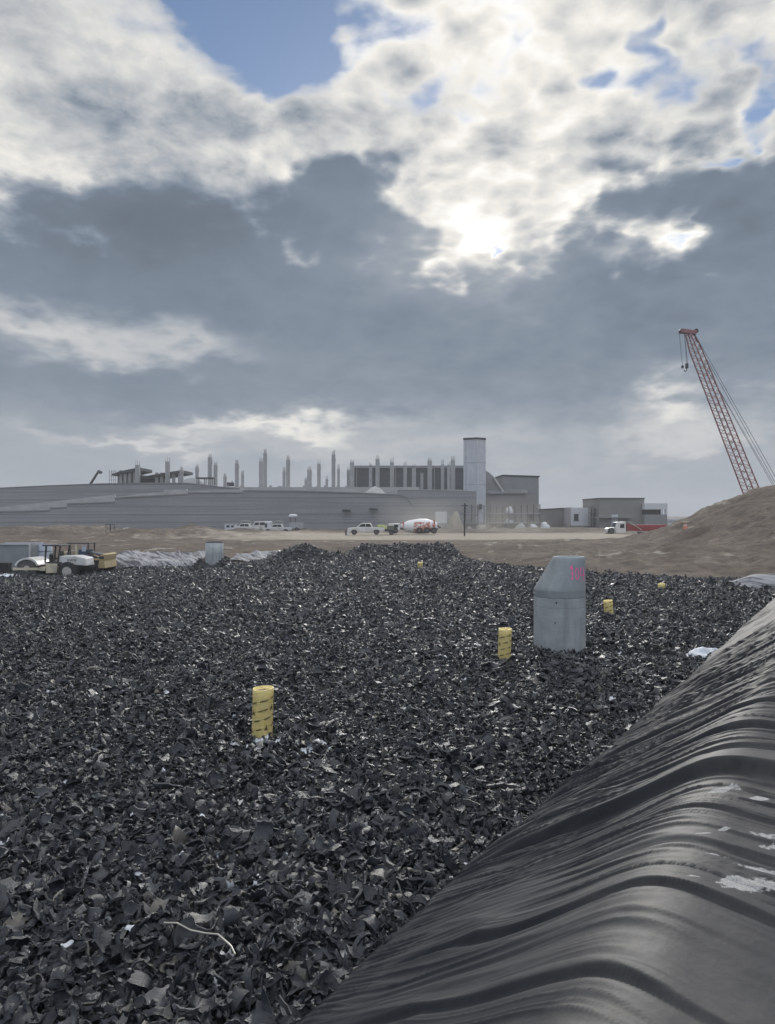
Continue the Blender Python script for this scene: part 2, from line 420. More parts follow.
# ------------------------------------------------------------------ materials
def material(name, fn):
    m = bpy.data.materials.new(name); m.use_nodes = True; t = m.node_tree; t.nodes.clear()
    nt_cur[0] = t
    out = t.nodes.new('ShaderNodeOutputMaterial'); p = t.nodes.new('ShaderNodeBsdfPrincipled')
    t.links.new(p.outputs[0], out.inputs[0])
    fn(p, t); nt_cur[0] = nt
    return m
def OBJ():
    return nt_cur[0].nodes.new('ShaderNodeTexCoord').outputs['Object']
def GEO():
    return nt_cur[0].nodes.new('ShaderNodeNewGeometry').outputs['Position']
def BUMP(p, h, strength=.3, dist=.02):
    n = nt_cur[0].nodes.new('ShaderNodeBump'); n.inputs['Strength'].default_value = strength; n.inputs['Distance'].default_value = dist
    _in(n.inputs['Height'], h); nt_cur[0].links.new(n.outputs[0], p.inputs['Normal'])
def simple(name, c, rough=.6, c2=None, scale=3, amt=.5, bump=0, bscale=30, metal=0, spec=.5, stretch=(1, 1, 1), streak=0):
    c2 = c2 or tuple(q * .7 for q in c)
    def fn(p, t):
        o = VM('MULTIPLY', OBJ(), stretch)
        n = NOISE(o, scale, 6, .6)
        f = MAP(n, .35, .68)
        col = MIX(M('MULTIPLY', f, amt), c, c2)
        if streak:
            n2 = NOISE(VM('MULTIPLY', OBJ(), (1, 1, .08)), scale * 3, 4, .6)
            col = MIX(M('MULTIPLY', MAP(n2, .45, .7), streak), col, tuple(q * .5 for q in c))
        _in(p.inputs['Base Color'], col)
        p.inputs['Metallic'].default_value = metal; p.inputs['Specular IOR Level'].default_value = spec
        _in(p.inputs['Roughness'], M('ADD', rough - .06, M('MULTIPLY', n, .12)))
        if bump: BUMP(p, NOISE(OBJ(), bscale, 5, .6), bump, .02)
    return material(name, fn)
def f_dirt(p, t):
    g = GEO()
    a = NOISE(g, .16, 5, .55); b = NOISE(g, 1.1, 7, .62); c = NOISE(VM('MULTIPLY', g, (1, .45, 1)), .5, 6, .6)
    col = MIX(MAP(a, .38, .62), (.150, .118, .094), (.230, .187, .152))
    col = MIX(MAP(b, .4, .7), col, (.095, .080, .068))
    x, y, z = SEP(g)
    # pale, dry, driven-over strips and old snow or salt crust
    road = M('MULTIPLY', MAP(y, 92, 98), MAP(y, 136, 126))
    road = M('MULTIPLY', road, MAP(M('ADD', x, M('MULTIPLY', M('SUBTRACT', c, .5), 50)), -34, -16))
    col = MIX(M('MULTIPLY', road, MAP(b, .2, .6, .9, .6)), col, (.52, .46, .38))
    pal = M('MULTIPLY', MAP(c, .60, .68), MAP(y, 46, 52))
    col = MIX(M('MULTIPLY', pal, .65), col, (.48, .44, .38))
    _in(p.inputs['Base Color'], col); p.inputs['Roughness'].default_value = .95; p.inputs['Specular IOR Level'].default_value = .2
    BUMP(p, M('ADD', NOISE(g, 2.2, 8, .65), M('MULTIPLY', NOISE(g, 14, 4, .6), .25)), 1.0, .45)
M_dirt = material('dirt', f_dirt)
def f_bed(p, t):
    g = GEO(); n = NOISE(g, 9, 5, .7)
    _in(p.inputs['Base Color'], MIX(n, (.012, .012, .014), (.05, .05, .055))); p.inputs['Roughness'].default_value = .8
    BUMP(p, NOISE(g, 14, 4, .7), 1, .1)
M_bed = material('bed_rubber', f_bed)
def f_liner(p, t):
    o = GEO()
    a = NOISE(o, 1.2, 6, .6); b = NOISE(o, 7, 6, .7); fine = NOISE(o, 260, 2, .5)
    col = MIX(MAP(a, .35, .7), (.017, .019, .025), (.030, .032, .037))
    # dried water and ice stains at known spots of the flat top
    x, y, z = SEP(o)
    at = t.nodes.new('ShaderNodeAttribute'); at.attribute_name = 'stain'
    st = at.outputs['Fac']
    m = MAP(M('ADD', st, M('MULTIPLY', M('SUBTRACT', NOISE(VM('MULTIPLY', o, (1, 1, 0)), 22, 6, .66), .5), 1.3)), .46, .60)
    grain = MAP(NOISE(o, 170, 3, .7), .38, .56)
    m2 = M('MULTIPLY', m, M('ADD', .30, M('MULTIPLY', grain, .55)))
    at2 = t.nodes.new('ShaderNodeAttribute'); at2.attribute_name = 'dust'
    dm = M('MULTIPLY', at2.outputs['Fac'], MAP(b, .3, .7))
    col = MIX(M('MULTIPLY', dm, .55), col, (.13, .122, .112))
    col = MIX(m2, col, (.46, .46, .46))
    sc = MAP(NOISE(VM('MULTIPLY', o, (1, 1, 3)), 24, 3, .75), .72, .78)
    col = MIX(M('MULTIPLY', M('MULTIPLY', sc, .25), at2.outputs['Fac']), col, (.3, .3, .3))
    _in(p.inputs['Base Color'], col)
    _in(p.inputs['Roughness'], M('ADD', .50, M('ADD', M('MULTIPLY', b, .18), M('MULTIPLY', m, .15))))
    _in(p.inputs['Specular IOR Level'], MAP(y, 5, 12, .28, .14))
    BUMP(p, M('ADD', M('MULTIPLY', NOISE(o, 5, 4, .6), 1), M('MULTIPLY', fine, .05)), .22, .03)
M_liner = material('geomembrane', f_liner)
def f_shred(p, t):
    oi = t.nodes.new('ShaderNodeObjectInfo'); r = oi.outputs['Random']; o = OBJ()
    off = VM('ADD', o, XYZ(M('MULTIPLY', r, 37), M('MULTIPLY', r, 91), 0))
    n = NOISE(off, 3.0, 5, .65)
    base = RAMP(r, [(0, (.004, .006, .012)), (.50, (.007, .010, .019)), (.72, (.015, .019, .031)), (.88, (.040, .045, .057)), (.955, (.12, .122, .122)), (.982, (.20, .185, .16)), (1, (.08, .068, .055))])  # random rubber tones; the palest stops also paint glints onto a few pieces
    col = MIX(MAP(n, .42, .75), base, (.055, .058, .066))
    col = MIX(MAP(NOISE(off, 11, 3, .7), .60, .66, 0, .35), col, (.01, .01, .012))
    _in(p.inputs['Base Color'], col)
    _in(p.inputs['Roughness'], M('ADD', .20, M('MULTIPLY', n, .36))); p.inputs['Specular IOR Level'].default_value = .7
    BUMP(p, NOISE(VM('MULTIPLY', off, (1, 4, 1)), 9, 4, .7), .5, .05)
M_shred = material('tyre_rubber', f_shred)
def f_white(p, t):
    oi = t.nodes.new('ShaderNodeObjectInfo'); r = oi.outputs['Random']
    _in(p.inputs['Base Color'], RAMP(r, [(0, (.35, .38, .42)), (.5, (.58, .60, .64)), (.8, (.30, .27, .22)), (1, (.4, .4, .42))])); p.inputs['Roughness'].default_value = .5
M_white_bit = material('pale_scrap', f_white)
def f_conc(p, t):
    o = OBJ()
    n = NOISE(o, 2.2, 7, .62); n2 = NOISE(VM('MULTIPLY', o, (1, 1, .12)), 5, 5, .6); n3 = NOISE(VM('MULTIPLY', o, (.6, .6, 7)), 6, 4, .6)
    col = MIX(MAP(n, .35, .68), (.32, .345, .36), (.45, .475, .485))
    col = MIX(M('MULTIPLY', MAP(n2, .5, .72), .45), col, (.19, .205, .22))
    col = MIX(M('MULTIPLY', MAP(n3, .5, .75), .30), col, (.22, .235, .25))
    col = MIX(MAP(NOISE(o, 45, 2, .5), .68, .73, 0, .5), col, (.12, .12, .13))
    _in(p.inputs['Base Color'], col); p.inputs['Roughness'].default_value = .88; p.inputs['Specular IOR Level'].default_value = .3
    BUMP(p, NOISE(o, 40, 6, .7), .35, .01)
M_conc = material('precast_concrete', f_conc)
M_conc2 = simple('damp_concrete', (.29, .315, .33), .88, (.215, .24, .255), 2.6, .8, .3, 30, streak=.25)
def f_wall(p, t):
    o = OBJ(); x, y, z = SEP(o)
    a = NOISE(o, .12, 5, .6); lines = NOISE(XYZ(M('MULTIPLY', x, .02), 0, M('MULTIPLY', z, 2.2)), 1, 4, .7)
    b = NOISE(VM('MULTIPLY', o, (1.2, 1, 2.4)), 1.0, 4, .7)
    col = MIX(MAP(a, .35, .65), (.265, .270, .280), (.310, .310, .315))
    col = MIX(M('MULTIPLY', MAP(lines, .42, .62), .65), col, (.17, .175, .185))
    col = MIX(M('MULTIPLY', MAP(b, .5, .75), .35), col, (.34, .335, .33))
    bands = MAP(M('ABSOLUTE', M('SUBTRACT', M('FRACT', M('MULTIPLY', z, .55)), .5)), .42, .48)
    col = MIX(M('MULTIPLY', bands, .40), col, (.08, .085, .09))
    _in(p.inputs['Base Color'], col); p.inputs['Roughness'].default_value = .92
    BUMP(p, b, .4, .1)
M_wall = material('segmental_block', f_wall)
M_deck = simple('deck_concrete', (.40, .395, .385), .85, (.25, .25, .25), .25, .8, .1, 5)
M_colm = simple('column_concrete', (.34, .345, .35), .85, (.24, .245, .25), .5, .6, .1, 5, streak=.3)
M_dark = simple('dark_recess', (.045, .048, .055), .8, (.02, .022, .025), .6, .6)
M_steel = simple('dull_steel', (.09, .09, .10), .55, (.2, .13, .09), 3, .4, metal=.3)
M_bldg = simple('grey_brown_wall', (.25, .235, .225), .9, (.20, .19, .185), .25, .8, .2, 4, stretch=(1, 1, 2))
M_bldg2 = simple('grey_render', (.26, .26, .265), .9, (.20, .20, .205), .3, .8, .2, 4)
M_whitew = simple('white_cladding', (.62, .63, .66), .7, (.45, .46, .5), .3, .6)
M_glass = simple('dark_glass', (.02, .025, .03), .15, None, 2, .3)
M_tan = simple('tan_tarpaulin', (.36, .32, .26), .8, (.25, .22, .18), .6, .6)
M_paint_w = simple('white_vehicle_paint', (.68, .68, .68), .4, (.42, .38, .33), 1.2, .6)
M_cream = simple('cream_paint', (.66, .60, .44), .5, (.34, .29, .2), 2, .6)
M_yellow_m = simple('yellow_machine_paint', (.44, .34, .17), .6, (.26, .19, .12), 1.5, .6)
M_red = simple('red_truck_paint', (.30, .035, .045), .5, (.18, .05, .05), 1.2, .6)
M_orange = simple('orange_red_paint', (.50, .17, .11), .5, (.4, .16, .12), 1.2, .5)
M_black = simple('black_rubber', (.02, .02, .022), .75, (.06, .055, .05), 3, .5)
M_blackm = simple('black_metal', (.03, .03, .035), .5, (.07, .06, .05), 3, .5)
M_rim = simple('pale_rim', (.5, .48, .42), .6, (.3, .28, .25), 3, .5)
M_boom = simple('faded_red_boom', (.20, .065, .07), .55, (.28, .17, .165), .9, .7)
M_boomw = simple('pale_boom_lacing', (.38, .29, .30), .55, (.30, .18, .18), .9, .6)
M_rope = simple('steel_rope', (.10, .10, .11), .5)
M_hiviz = simple('lime_tarp', (.50, .58, .20), .7)
def f_lav(p, t):
    o = OBJ(); x, y, z = SEP(o)
    v = XYZ(M('ADD', x, M('MULTIPLY', y, .8)), M('MULTIPLY', y, .12), M('MULTIPLY', z, .5))
    n = NOISE(v, 2.6, 5, .7, .6); n2 = NOISE(v, 9, 3, .6)
    col = MIX(MAP(n, .44, .54), (.05, .05, .06), (.33, .33, .35)); col = MIX(MAP(n2, .52, .66, 0, .7), col, (.12, .12, .13))
    _in(p.inputs['Base Color'], col); p.inputs['Roughness'].default_value = .8
M_lav = material('grey_fabric', f_lav)
def f_tower(p, t):
    o = OBJ(); x, y, z = SEP(o)
    n = NOISE(o, .8, 5, .6); n2 = NOISE(VM('MULTIPLY', o, (2, 2, .15)), 2, 4, .6)
    col = MIX(MAP(n, .35, .65), (.46, .48, .53), (.54, .56, .61))
    col = MIX(M('MULTIPLY', MAP(n2, .45, .7), .5), col, (.37, .385, .43))
    j = MAP(M('ABSOLUTE', M('SUBTRACT', M('FRACT', M('MULTIPLY', z, .19)), .5)), .47, .485)
    k = MAP(M('ABSOLUTE', M('SUBTRACT', M('FRACT', M('MULTIPLY', M('ADD', x, y), .9)), .5)), .44, .48)
    col = MIX(M('MULTIPLY', M('MAXIMUM', j, k), .4), col, (.16, .165, .18))
    _in(p.inputs['Base Color'], col); p.inputs['Roughness'].default_value = .6
M_tower = material('tower_panels', f_tower)
# ------------------------------------------------------------------ ground sheet
def spaced(stops):
    out = []
    for (a, b, st) in stops: out.append(np.arange(a, b, st))
    return np.concatenate(out)
gx = spaced([(-900, -160, 40), (-160, -60, 2.5), (-60, 62, .42), (62, 160, 2.5), (160, 901, 40)])
gy = spaced([(-300, -20, 20), (-20, 36, 2), (36, 72, .36), (72, 116, .6), (116, 176, 1.2), (176, 260, 6), (260, 2001, 60)])
X, Y = np.meshgrid(gx, gy)
tag(grid_mesh('ground', X, Y, ground_h(X, Y), M_dirt), kind='structure')
# ------------------------------------------------------------------ bed of the shred field
bx = np.arange(-46, 40, .30); by = np.arange(-6, 72, .30)
X, Y = np.meshgrid(bx, by)
s_, w_ = berm_sw(X, Y)
Z = bed_h(X, Y) - .05
keep = (Y < d0(X) + 4.5) & (w_ < 1.5)
tag(grid_mesh('rubber_ground', X, Y, Z, M_bed, keep), kind='structure')
# ------------------------------------------------------------------ liner on the berm
sa = np.concatenate([np.arange(-11, -5, .08), np.arange(-5, -4, .02), np.arange(-4, 1, .0075), np.arange(1, 3, .011), np.arange(3, 8, .016), np.arange(8, 20, .032), np.arange(20, 41, .08)])
wa = np.concatenate([np.arange(-.35, 3.4, .022), np.arange(3.4, 6, .04), np.arange(6, 16, .2)])
Sg, Wg = np.meshgrid(sa, wa)
Sg = Sg - .46 * (np.clip(Wg, -.4, 2.35) - 1.2) + np.clip(Wg - 2.35, 0, 3) * .12      # grid lines follow the pleats
LX, LY = berm_xy(Sg, Wg)
edge_w = .12 * fbm(Sg / .5, Sg * 0 + 1.7, 3, 120)
LZ = berm_base(Sg, Wg) + folds(Sg, Wg)
LZ = np.where(Wg < edge_w, LZ - .25, LZ)
liner = grid_mesh('liner_sheet', LX, LY, LZ, M_liner)
tag(liner, 'black wrinkled plastic liner sheet draped over the berm in the foreground', 'liner sheet')
st = np.zeros(LX.shape)
def stain(px, py, rx, ry, rot=0, amp=1.0):
    """an elongated dried patch on the flat top"""
    d = (CAMZ - 1.8) * F / (py - HY); x0 = (px - CX) / F * d; y0 = d
    c, s = math.cos(R(rot)), math.sin(R(rot))
    dx = (LX - x0) * c + (LY - y0) * s; dy = -(LX - x0) * s + (LY - y0) * c
    global st
    st = np.maximum(st, amp * np.exp(-((dx / rx) ** 2 + (dy / ry) ** 2)))
stain(750, 889, .17, .085, 10, 1.15); stain(737, 884, .08, .045, 60, 1.1); stain(775, 893, .12, .06, 0, 1.1)
stain(722, 789, .12, .055, -5, .85); stain(760, 801, .075, .05, 20, 1.0); stain(735, 791, .1, .03, 0, .6)
stain(760, 872, .14, .025, -35, .9); stain(766, 840, .16, .06, -20, .62); stain(772, 850, .1, .04, 0, .7)
stain(702, 835, .06, .014, 0, .9); stain(725, 833, .05, .018, 0, .9); stain(712, 856, .10, .012, -40, .72); stain(692, 883, .05, .014, -20, .75); stain(698, 870, .04, .012, -20, .7)
a = liner.data.attributes.new('stain', 'FLOAT', 'POINT'); a.data.foreach_set('value', st.ravel())
du = ss(1.9, 2.7, Wg) * (.55 + .45 * fbm(LX / .8, LY / .8, 3, 130)) 
a = liner.data.attributes.new('dust', 'FLOAT', 'POINT'); a.data.foreach_set('value', np.clip(du, 0, 1).ravel())
# ------------------------------------------------------------------ tyre shreds
def shred_proto(i, kind, mat):
    r = random.Random(100 + i)
    nx, ny = 10, 5
    if kind == 'strip': Lx, Ly = 1.3, r.uniform(.14, .30)
    elif kind == 'wire': Lx, Ly = 1.3, .02
    else: Lx, Ly = 1.05, r.uniform(.35, .72)
    th = r.uniform(.07, .15) if kind != 'flake' else .02
    curv = r.choice([-1, 1]) * r.choice([.3, 1.0, 1.6, 2.3, 3.0]) * r.uniform(.8, 1.2); cy = r.uniform(-1.3, 1.3); tw = r.uniform(-.7, .7)
    tread = kind == 'tread'
    ph = [r.uniform(0, 6.28) for _ in range(6)]
    top = []; bot = []
    for j in range(ny + 1):
        for k in range(nx + 1):
            u = k / nx * 2 - 1; v = j / ny * 2 - 1
            bnd = 1 + .10 * math.sin(2.5 * u + ph[0]) + .05 * math.sin(7 * u + ph[1]) + r.uniform(-.07, .07)
            bnu = 1 + .13 * math.sin(2.5 * v + ph[2]) + .05 * math.sin(9 * v + ph[3])
            taper = 1 - .22 * max(0, u * math.cos(ph[4])) - .22 * max(0, -u * math.sin(ph[4]))
            x = u * Lx / 2 * bnu; y = v * Ly / 2 * bnd * taper + .10 * math.sin(2 * u + ph[5]) * (1 if kind != 'wire' else .8)
            a = x * curv; xx = math.sin(a) / curv; zz = (1 - math.cos(a)) / curv
            b = y * cy
            zz += (1 - math.cos(b)) / cy if abs(cy) > .05 else 0
            zz += x * y * tw + .02 * math.sin(9 * x + ph[0]) + .015 * math.sin(13 * y + ph[2])
            t = th
            if tread and (k % 3 == 0 or j == 2): t = th * .45
            top.append((xx - t * math.sin(a) * .8, y, zz + t * math.cos(a))); bot.append((xx, y, zz))
    m = MB(); n = nx + 1
    q = [(j * n + k, j * n + k + 1, (j + 1) * n + k + 1, (j + 1) * n + k) for j in range(ny) for k in range(nx)]
    m.add(top, q, not tread); m.add(bot, [f[::-1] for f in q], True)
    per = [k for k in range(n)] + [j * n + nx for j in range(1, ny + 1)] + [ny * n + k for k in range(nx - 1, -1, -1)] + [j * n for j in range(ny - 1, 0, -1)]
    rim = [top[p] for p in per] + [bot[p] for p in per]; L = len(per)
    m.add(rim, [(a, (a + 1) % L, (a + 1) % L + L, a + L) for a in range(L)])
    me = bpy.data.meshes.new('shred'); me.from_pydata(m.v, [], m.f); me.polygons.foreach_set('use_smooth', m.sm); me.materials.append(mat)
    o = bpy.data.objects.new('shred_%02d' % i, me); PROT.objects.link(o); return o
PROT = bpy.data.collections.new('shred_shapes')
kinds = ['chunk'] * 12 + ['tread'] * 6 + ['strip'] * 10 + ['flake'] * 2
for i, k in enumerate(kinds): shred_proto(i, k, M_shred)
NK = len(kinds)
shred_proto(NK, 'flake', M_white_bit); shred_proto(NK + 1, 'chunk', M_white_bit); shred_proto(NK + 2, 'wire', M_white_bit)
def scatter(x, y, size, lift, idx, rot=None, z=None):
    n = len(x)
    if z is None: z = bed_h(x, y) + lift
    if rot is None:
        tilt = np.abs(rng.normal(0, .70, n)); big = rng.random(n) < .22; tilt[big] = rng.uniform(.8, 1.5, big.sum())
        ta = rng.uniform(0, 2 * PI, n)
        rot = np.stack([tilt * np.cos(ta) + PI * (rng.random(n) < .5), tilt * np.sin(ta), rng.uniform(0, 2 * PI, n)], -1)
    return [np.stack([x, y, z], -1), rot, size, idx]
def zone(y0, y1, dens, smean, layers=1.0):
    area_pts = []
    xr = lambda y: .56 * y + 3.5
    n = int(dens * (y1 - y0) * 2 * xr(y1)); x = rng.uniform(-xr(y1), xr(y1), n); y = rng.uniform(y0, y1, n)
    k = (np.abs(x) < xr(y)); x, y = x[k], y[k]
    s, w = berm_sw(x, y)
    e = y - d0(x)
    k = (w < .05 + .06 * rng.normal(0, 1, len(x))) & (bed_h(x, y) > ground_h(x, y) - .04 + .05 * rng.normal(0, 1, len(x))) & (e < 4.3)
    x, y = x[k], y[k]; n = len(x)
    # keep clear of the chamber and the pipes
    for (a, b, r_) in CLEAR:
        k = (x - a) ** 2 + (y - b) ** 2 > r_ * r_; x, y = x[k], y[k]
    n = len(x)
    size = smean * np.exp(rng.normal(-.12, .42, n)); big_ = rng.random(n) < .07; size[big_] *= 1.7; size = np.clip(size * (1 + .25 * fbm(x / 2.5, y / 2.5, 2, 78)), .03, smean * 2.6)
    lift = rng.uniform(-.05, .07, n) + .05 * fbm(x / .35, y / .35, 2, 77)
    idx = rng.integers(0, NK, n)
    wb = rng.random(n); idx[wb < .006] = NK; idx[(wb > .006) & (wb < .009)] = NK + 1; idx[(wb > .009) & (wb < .011)] = NK + 2
    size[idx >= NK] *= .7
    return scatter(x, y, size, lift, idx)
MHX, MHY, MHR = 4.57, 20.45, .675
PIPES = [((262.5, 740), 12.1, .162, .82, 1.5), ((504.5, 662), 18.4, .155, .80, 1.0), ((609, 612), 27.6, .16, .42, 9), ((662, 591), 35.5, .16, .34, 2), ((420.5, 567), 52, .17, .32, 0)]
PIPE_XY = [((p[0][0] - CX) / F * p[1], p[1]) for p in PIPES]
CLEAR = [(MHX, MHY, MHR + .03)] + [(x, y, p[2] + .02) for (x, y), p in zip(PIPE_XY, PIPES)] + [(-12.82, 57.0, .72)]
zs = [zone(3.2, 8, 430, .112), zone(8, 13, 340, .110), zone(13, 22, 205, .118), zone(22, 36, 112, .130), zone(36, 52, 70, .152), zone(52, 71, 52, .18)]
# crumbs along the lip of the liner
n = 1500; s = rng.uniform(-4, 24, n); w = np.abs(rng.normal(0, .05, n)) - .04; lx, ly = berm_xy(s, w + .02)
zs.append(scatter(lx, ly, rng.uniform(.02, .07, n), 0, rng.integers(0, NK + 2, n) * (rng.random(n) < .9), z=np.maximum(bed_h(lx, ly), liner_z(lx, ly)) + .02))
# white scrap round the first pipe and in the near corner
px_, py_ = PIPE_XY[0]
n = 34; zs.append(scatter(px_ + rng.normal(.25, .45, n), py_ - .55 + rng.normal(0, .18, n), rng.uniform(.07, .19, n), .07, np.full(n, NK) + (rng.random(n) < .3)))
n = 36; zs.append(scatter(rng.uniform(-3.4, -.6, n), rng.uniform(5.2, 9, n), rng.uniform(.03, .10, n), .06, np.full(n, NK) + (rng.random(n) < .3)))
n = 46; zs.append(scatter(rng.uniform(1.2, 7, n), rng.uniform(17.6, 19.8, n), rng.uniform(.05, .14, n), .05, np.full(n, NK) + (rng.random(n) < .3)))
n = 50; t_ = rng.uniform(6, 30, n); zs.append(scatter(rng.uniform(-.45, .2, n) * t_, t_, rng.uniform(.04, .13, n), .05, np.full(n, NK) + (rng.random(n) < .3)))
co = np.concatenate([z[0] for z in zs]); rot = np.concatenate([z[1] for z in zs]); sz = np.concatenate([z[2] for z in zs]); ix = np.concatenate([z[3] for z in zs])
me = bpy.data.meshes.new('tyre_shreds'); me.vertices.add(len(co)); me.vertices.foreach_set('co', co.ravel().astype('f4'))
a = me.attributes.new('rot', 'FLOAT_VECTOR', 'POINT'); a.data.foreach_set('vector', rot.ravel().astype('f4'))
a = me.attributes.new('size', 'FLOAT', 'POINT'); a.data.foreach_set('value', sz.astype('f4'))
a = me.attributes.new('shape', 'INT', 'POINT'); a.data.foreach_set('value', ix.astype('i4'))
shreds = bpy.data.objects.new('tyre_shreds', me); COL.objects.link(shreds)
tag(shreds, 'deep field of torn black tyre shreds filling the pit', kind='stuff')
print('SHREDS', len(co))
g = bpy.data.node_groups.new('scatter_shreds', 'GeometryNodeTree')
g.interface.new_socket('Geometry', in_out='INPUT', socket_type='NodeSocketGeometry')
g.interface.new_socket('Geometry', in_out='OUTPUT', socket_type='NodeSocketGeometry')
gi = g.nodes.new('NodeGroupInput'); go = g.nodes.new('NodeGroupOutput')
iop = g.nodes.new('GeometryNodeInstanceOnPoints'); ci = g.nodes.new('GeometryNodeCollectionInfo')
ci.inputs['Collection'].default_value = PROT; ci.inputs['Separate Children'].default_value = True; ci.inputs['Reset Children'].default_value = True
def named(nm, ty):
    q = g.nodes.new('GeometryNodeInputNamedAttribute'); q.data_type = ty; q.inputs['Name'].default_value = nm; return q.outputs['Attribute']
g.links.new(gi.outputs[0], iop.inputs['Points']); g.links.new(ci.outputs[0], iop.inputs['Instance'])
iop.inputs['Pick Instance'].default_value = True
g.links.new(named('shape', 'INT'), iop.inputs['Instance Index'])
er = g.nodes.new('FunctionNodeEulerToRotation'); g.links.new(named('rot', 'FLOAT_VECTOR'), er.inputs[0]); g.links.new(er.outputs[0], iop.inputs['Rotation'])
g.links.new(named('size', 'FLOAT'), iop.inputs['Scale'])
g.links.new(iop.outputs[0], go.inputs[0])
md = shreds.modifiers.new('scatter', 'NODES'); md.node_group = g
# ------------------------------------------------------------------ the big manhole
def ring(cx, cy, r, z, n=64): return [(cx + r * math.cos(2 * PI * k / n), cy + r * math.sin(2 * PI * k / n), z) for k in range(n)]
def recess(name, x, z, r, surf, parent, mat):
    y = surf(x, z); m = MB(); m.disc_y((x, 0, z), r, y - .004, y + .01, 12); return m.build(name, mat, parent)
mh = thing('concrete_manhole', (MHX, MHY, 0), 'tall grey precast concrete manhole with a slanted cone and a pink painted number', 'manhole')
rr = MHR
def barrel(z0, z1, r, chip=.004):
    m = MB(); m.loft([ring(0, 0, r - chip, z0), ring(0, 0, r, z0 + chip), ring(0, 0, r, z0 + 3 * chip), ring(0, 0, r, z1 - 3 * chip), ring(0, 0, r, z1 - chip), ring(0, 0, r - chip, z1)]); return m
barrel(-.5, 1.079, rr).build('barrel_section', M_conc, mh)
barrel(1.083, 1.338, rr - .003).build('joint_ring', M_conc, mh)
ZC0, ZC1, ZC2 = 1.342, 1.53, 2.40
RT = .415
def cone_c(z):
    t = min(max((z - ZC1) / (ZC2 - ZC1), 0), 1); r = rr + (RT - rr) * t; return (rr - r), r   # right side stays upright
m = MB(); rings = [ring(0, 0, rr - .004, ZC0), ring(0, 0, rr - .001, ZC0 + .004), ring(0, 0, rr - .001, ZC0 + .02), ring(0, 0, rr, ZC1 - .01)]
for z in np.linspace(ZC1, ZC2 - .02, 12):
    cx_, r_ = cone_c(z); rings.append(ring(cx_, 0, r_, z))
cx_, r_ = cone_c(ZC2); rings += [ring(cx_, 0, r_ - .015, ZC2), ring(cx_, 0, r_ - .11, ZC2), ring(cx_, 0, r_ - .13, ZC2 - .05), ring(cx_, 0, r_ - .13, ZC2 - .7)]
m.loft(rings); m.build('cone_section', M_conc2, mh)
def barrel_y(x, z): return -math.sqrt(max(rr ** 2 - x ** 2, 0))
def cone_y(x, z):
    c, r = cone_c(z); return c * 0 - math.sqrt(max(r ** 2 - (x - c) ** 2, 1e-4))
recess('lifting_hole', -.215, 1.235, .030, lambda x, z: -math.sqrt((rr - .004) ** 2 - x * x), mh, M_dark)
recess('lifting_hole', -.25, .72, .024, barrel_y, mh, simple('stained_hole', (.11, .115, .12), .9))
M_pink = simple('pink_marking_paint', (.90, .12, .36), .6, (.75, .14, .34), 14, .5)
nb = MB()
def stroke(pts, wd=.017):
    fine = []
    for (x0, z0), (x1, z1) in zip(pts[:-1], pts[1:]):
        for t in np.linspace(0, 1, 7)[:-1]: fine.append((x0 + (x1 - x0) * t, z0 + (z1 - z0) * t))
    fine.append(pts[-1])
    vs = []
    for i, (x, z) in enumerate(fine):
        a_ = fine[min(i + 1, len(fine) - 1)]; b_ = fine[max(i - 1, 0)]
        dx, dz = a_[0] - b_[0], a_[1] - b_[1]; l = math.hypot(dx, dz) + 1e-9
        wdd = wd * (.8 + .35 * math.sin(i * 1.7 + x * 50))
        nx_, nz_ = -dz / l * wdd, dx / l * wdd
        for sg in (1, -1):
            X_, Z_ = x + nx_ * sg, z + nz_ * sg; vs.append((X_, cone_y(X_, Z_) - .005, Z_))
    nb.add(vs, [(2 * i, 2 * i + 1, 2 * i + 3, 2 * i + 2) for i in range(len(fine) - 1)])
def q2(px, py):     # along the curved face of the cone
    return ((px - 561.2) / F * 19.7 * 1.04, 2.41 - (py - 559) * .0272)
stroke([q2(567.2, 570.2), q2(569.4, 567.2), q2(569.2, 573), q2(568.8, 580.5)], .02)
stroke([q2(*p) for p in ((574.4, 569.6), (573.0, 571.3), (572.5, 575), (572.9, 579), (574.2, 580.7), (575.7, 578.7), (576.1, 574.5), (575.8, 571), (574.4, 569.6))], .015)
stroke([q2(*p) for p in ((578.9, 569.0), (578.4, 573), (578.1, 576.4), (580, 576.6), (583.4, 576.0))], .015)
stroke([q2(*p) for p in ((582.0, 569.3), (581.8, 575), (581.6, 582.5))], .015)
nb.build('painted_number', M_pink, mh)
# ------------------------------------------------------------------ yellow wrapped pipe stubs
M_ytape = None
def f_tape(p, t):
    o = OBJ(); x, y, z = SEP(o)
    ang = M('ARCTAN2', y, x)
    zz = M('ADD', z, M('MULTIPLY', ang, -.045))
    n = NOISE(o, 6, 4, .6); wr = NOISE(VM('MULTIPLY', o, (1, 1, 5)), 9, 4, .6)
    col = MIX(MAP(n, .35, .65), (.90, .70, .25), (.95, .78, .35))
    wrap = MAP(M('ABSOLUTE', M('SUBTRACT', M('FRACT', M('MULTIPLY', zz, 7.0)), .5)), .46, .49)
    col = MIX(M('MULTIPLY', wrap, .45), col, (.36, .27, .11))
    col = MIX(M('MULTIPLY', MAP(NOISE(o, 14, 4, .7), .52, .75), .30), col, (.34, .28, .18))
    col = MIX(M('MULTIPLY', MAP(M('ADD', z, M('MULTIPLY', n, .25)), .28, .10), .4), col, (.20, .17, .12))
    _in(p.inputs['Base Color'], col); p.inputs['Roughness'].default_value = .45
    BUMP(p, M('ADD', wr, M('MULTIPLY', wrap, .6)), .5, .02)
M_ytape = material('yellow_tape', f_tape)
M_ink = simple('black_ink', (.10, .075, .035), .5)
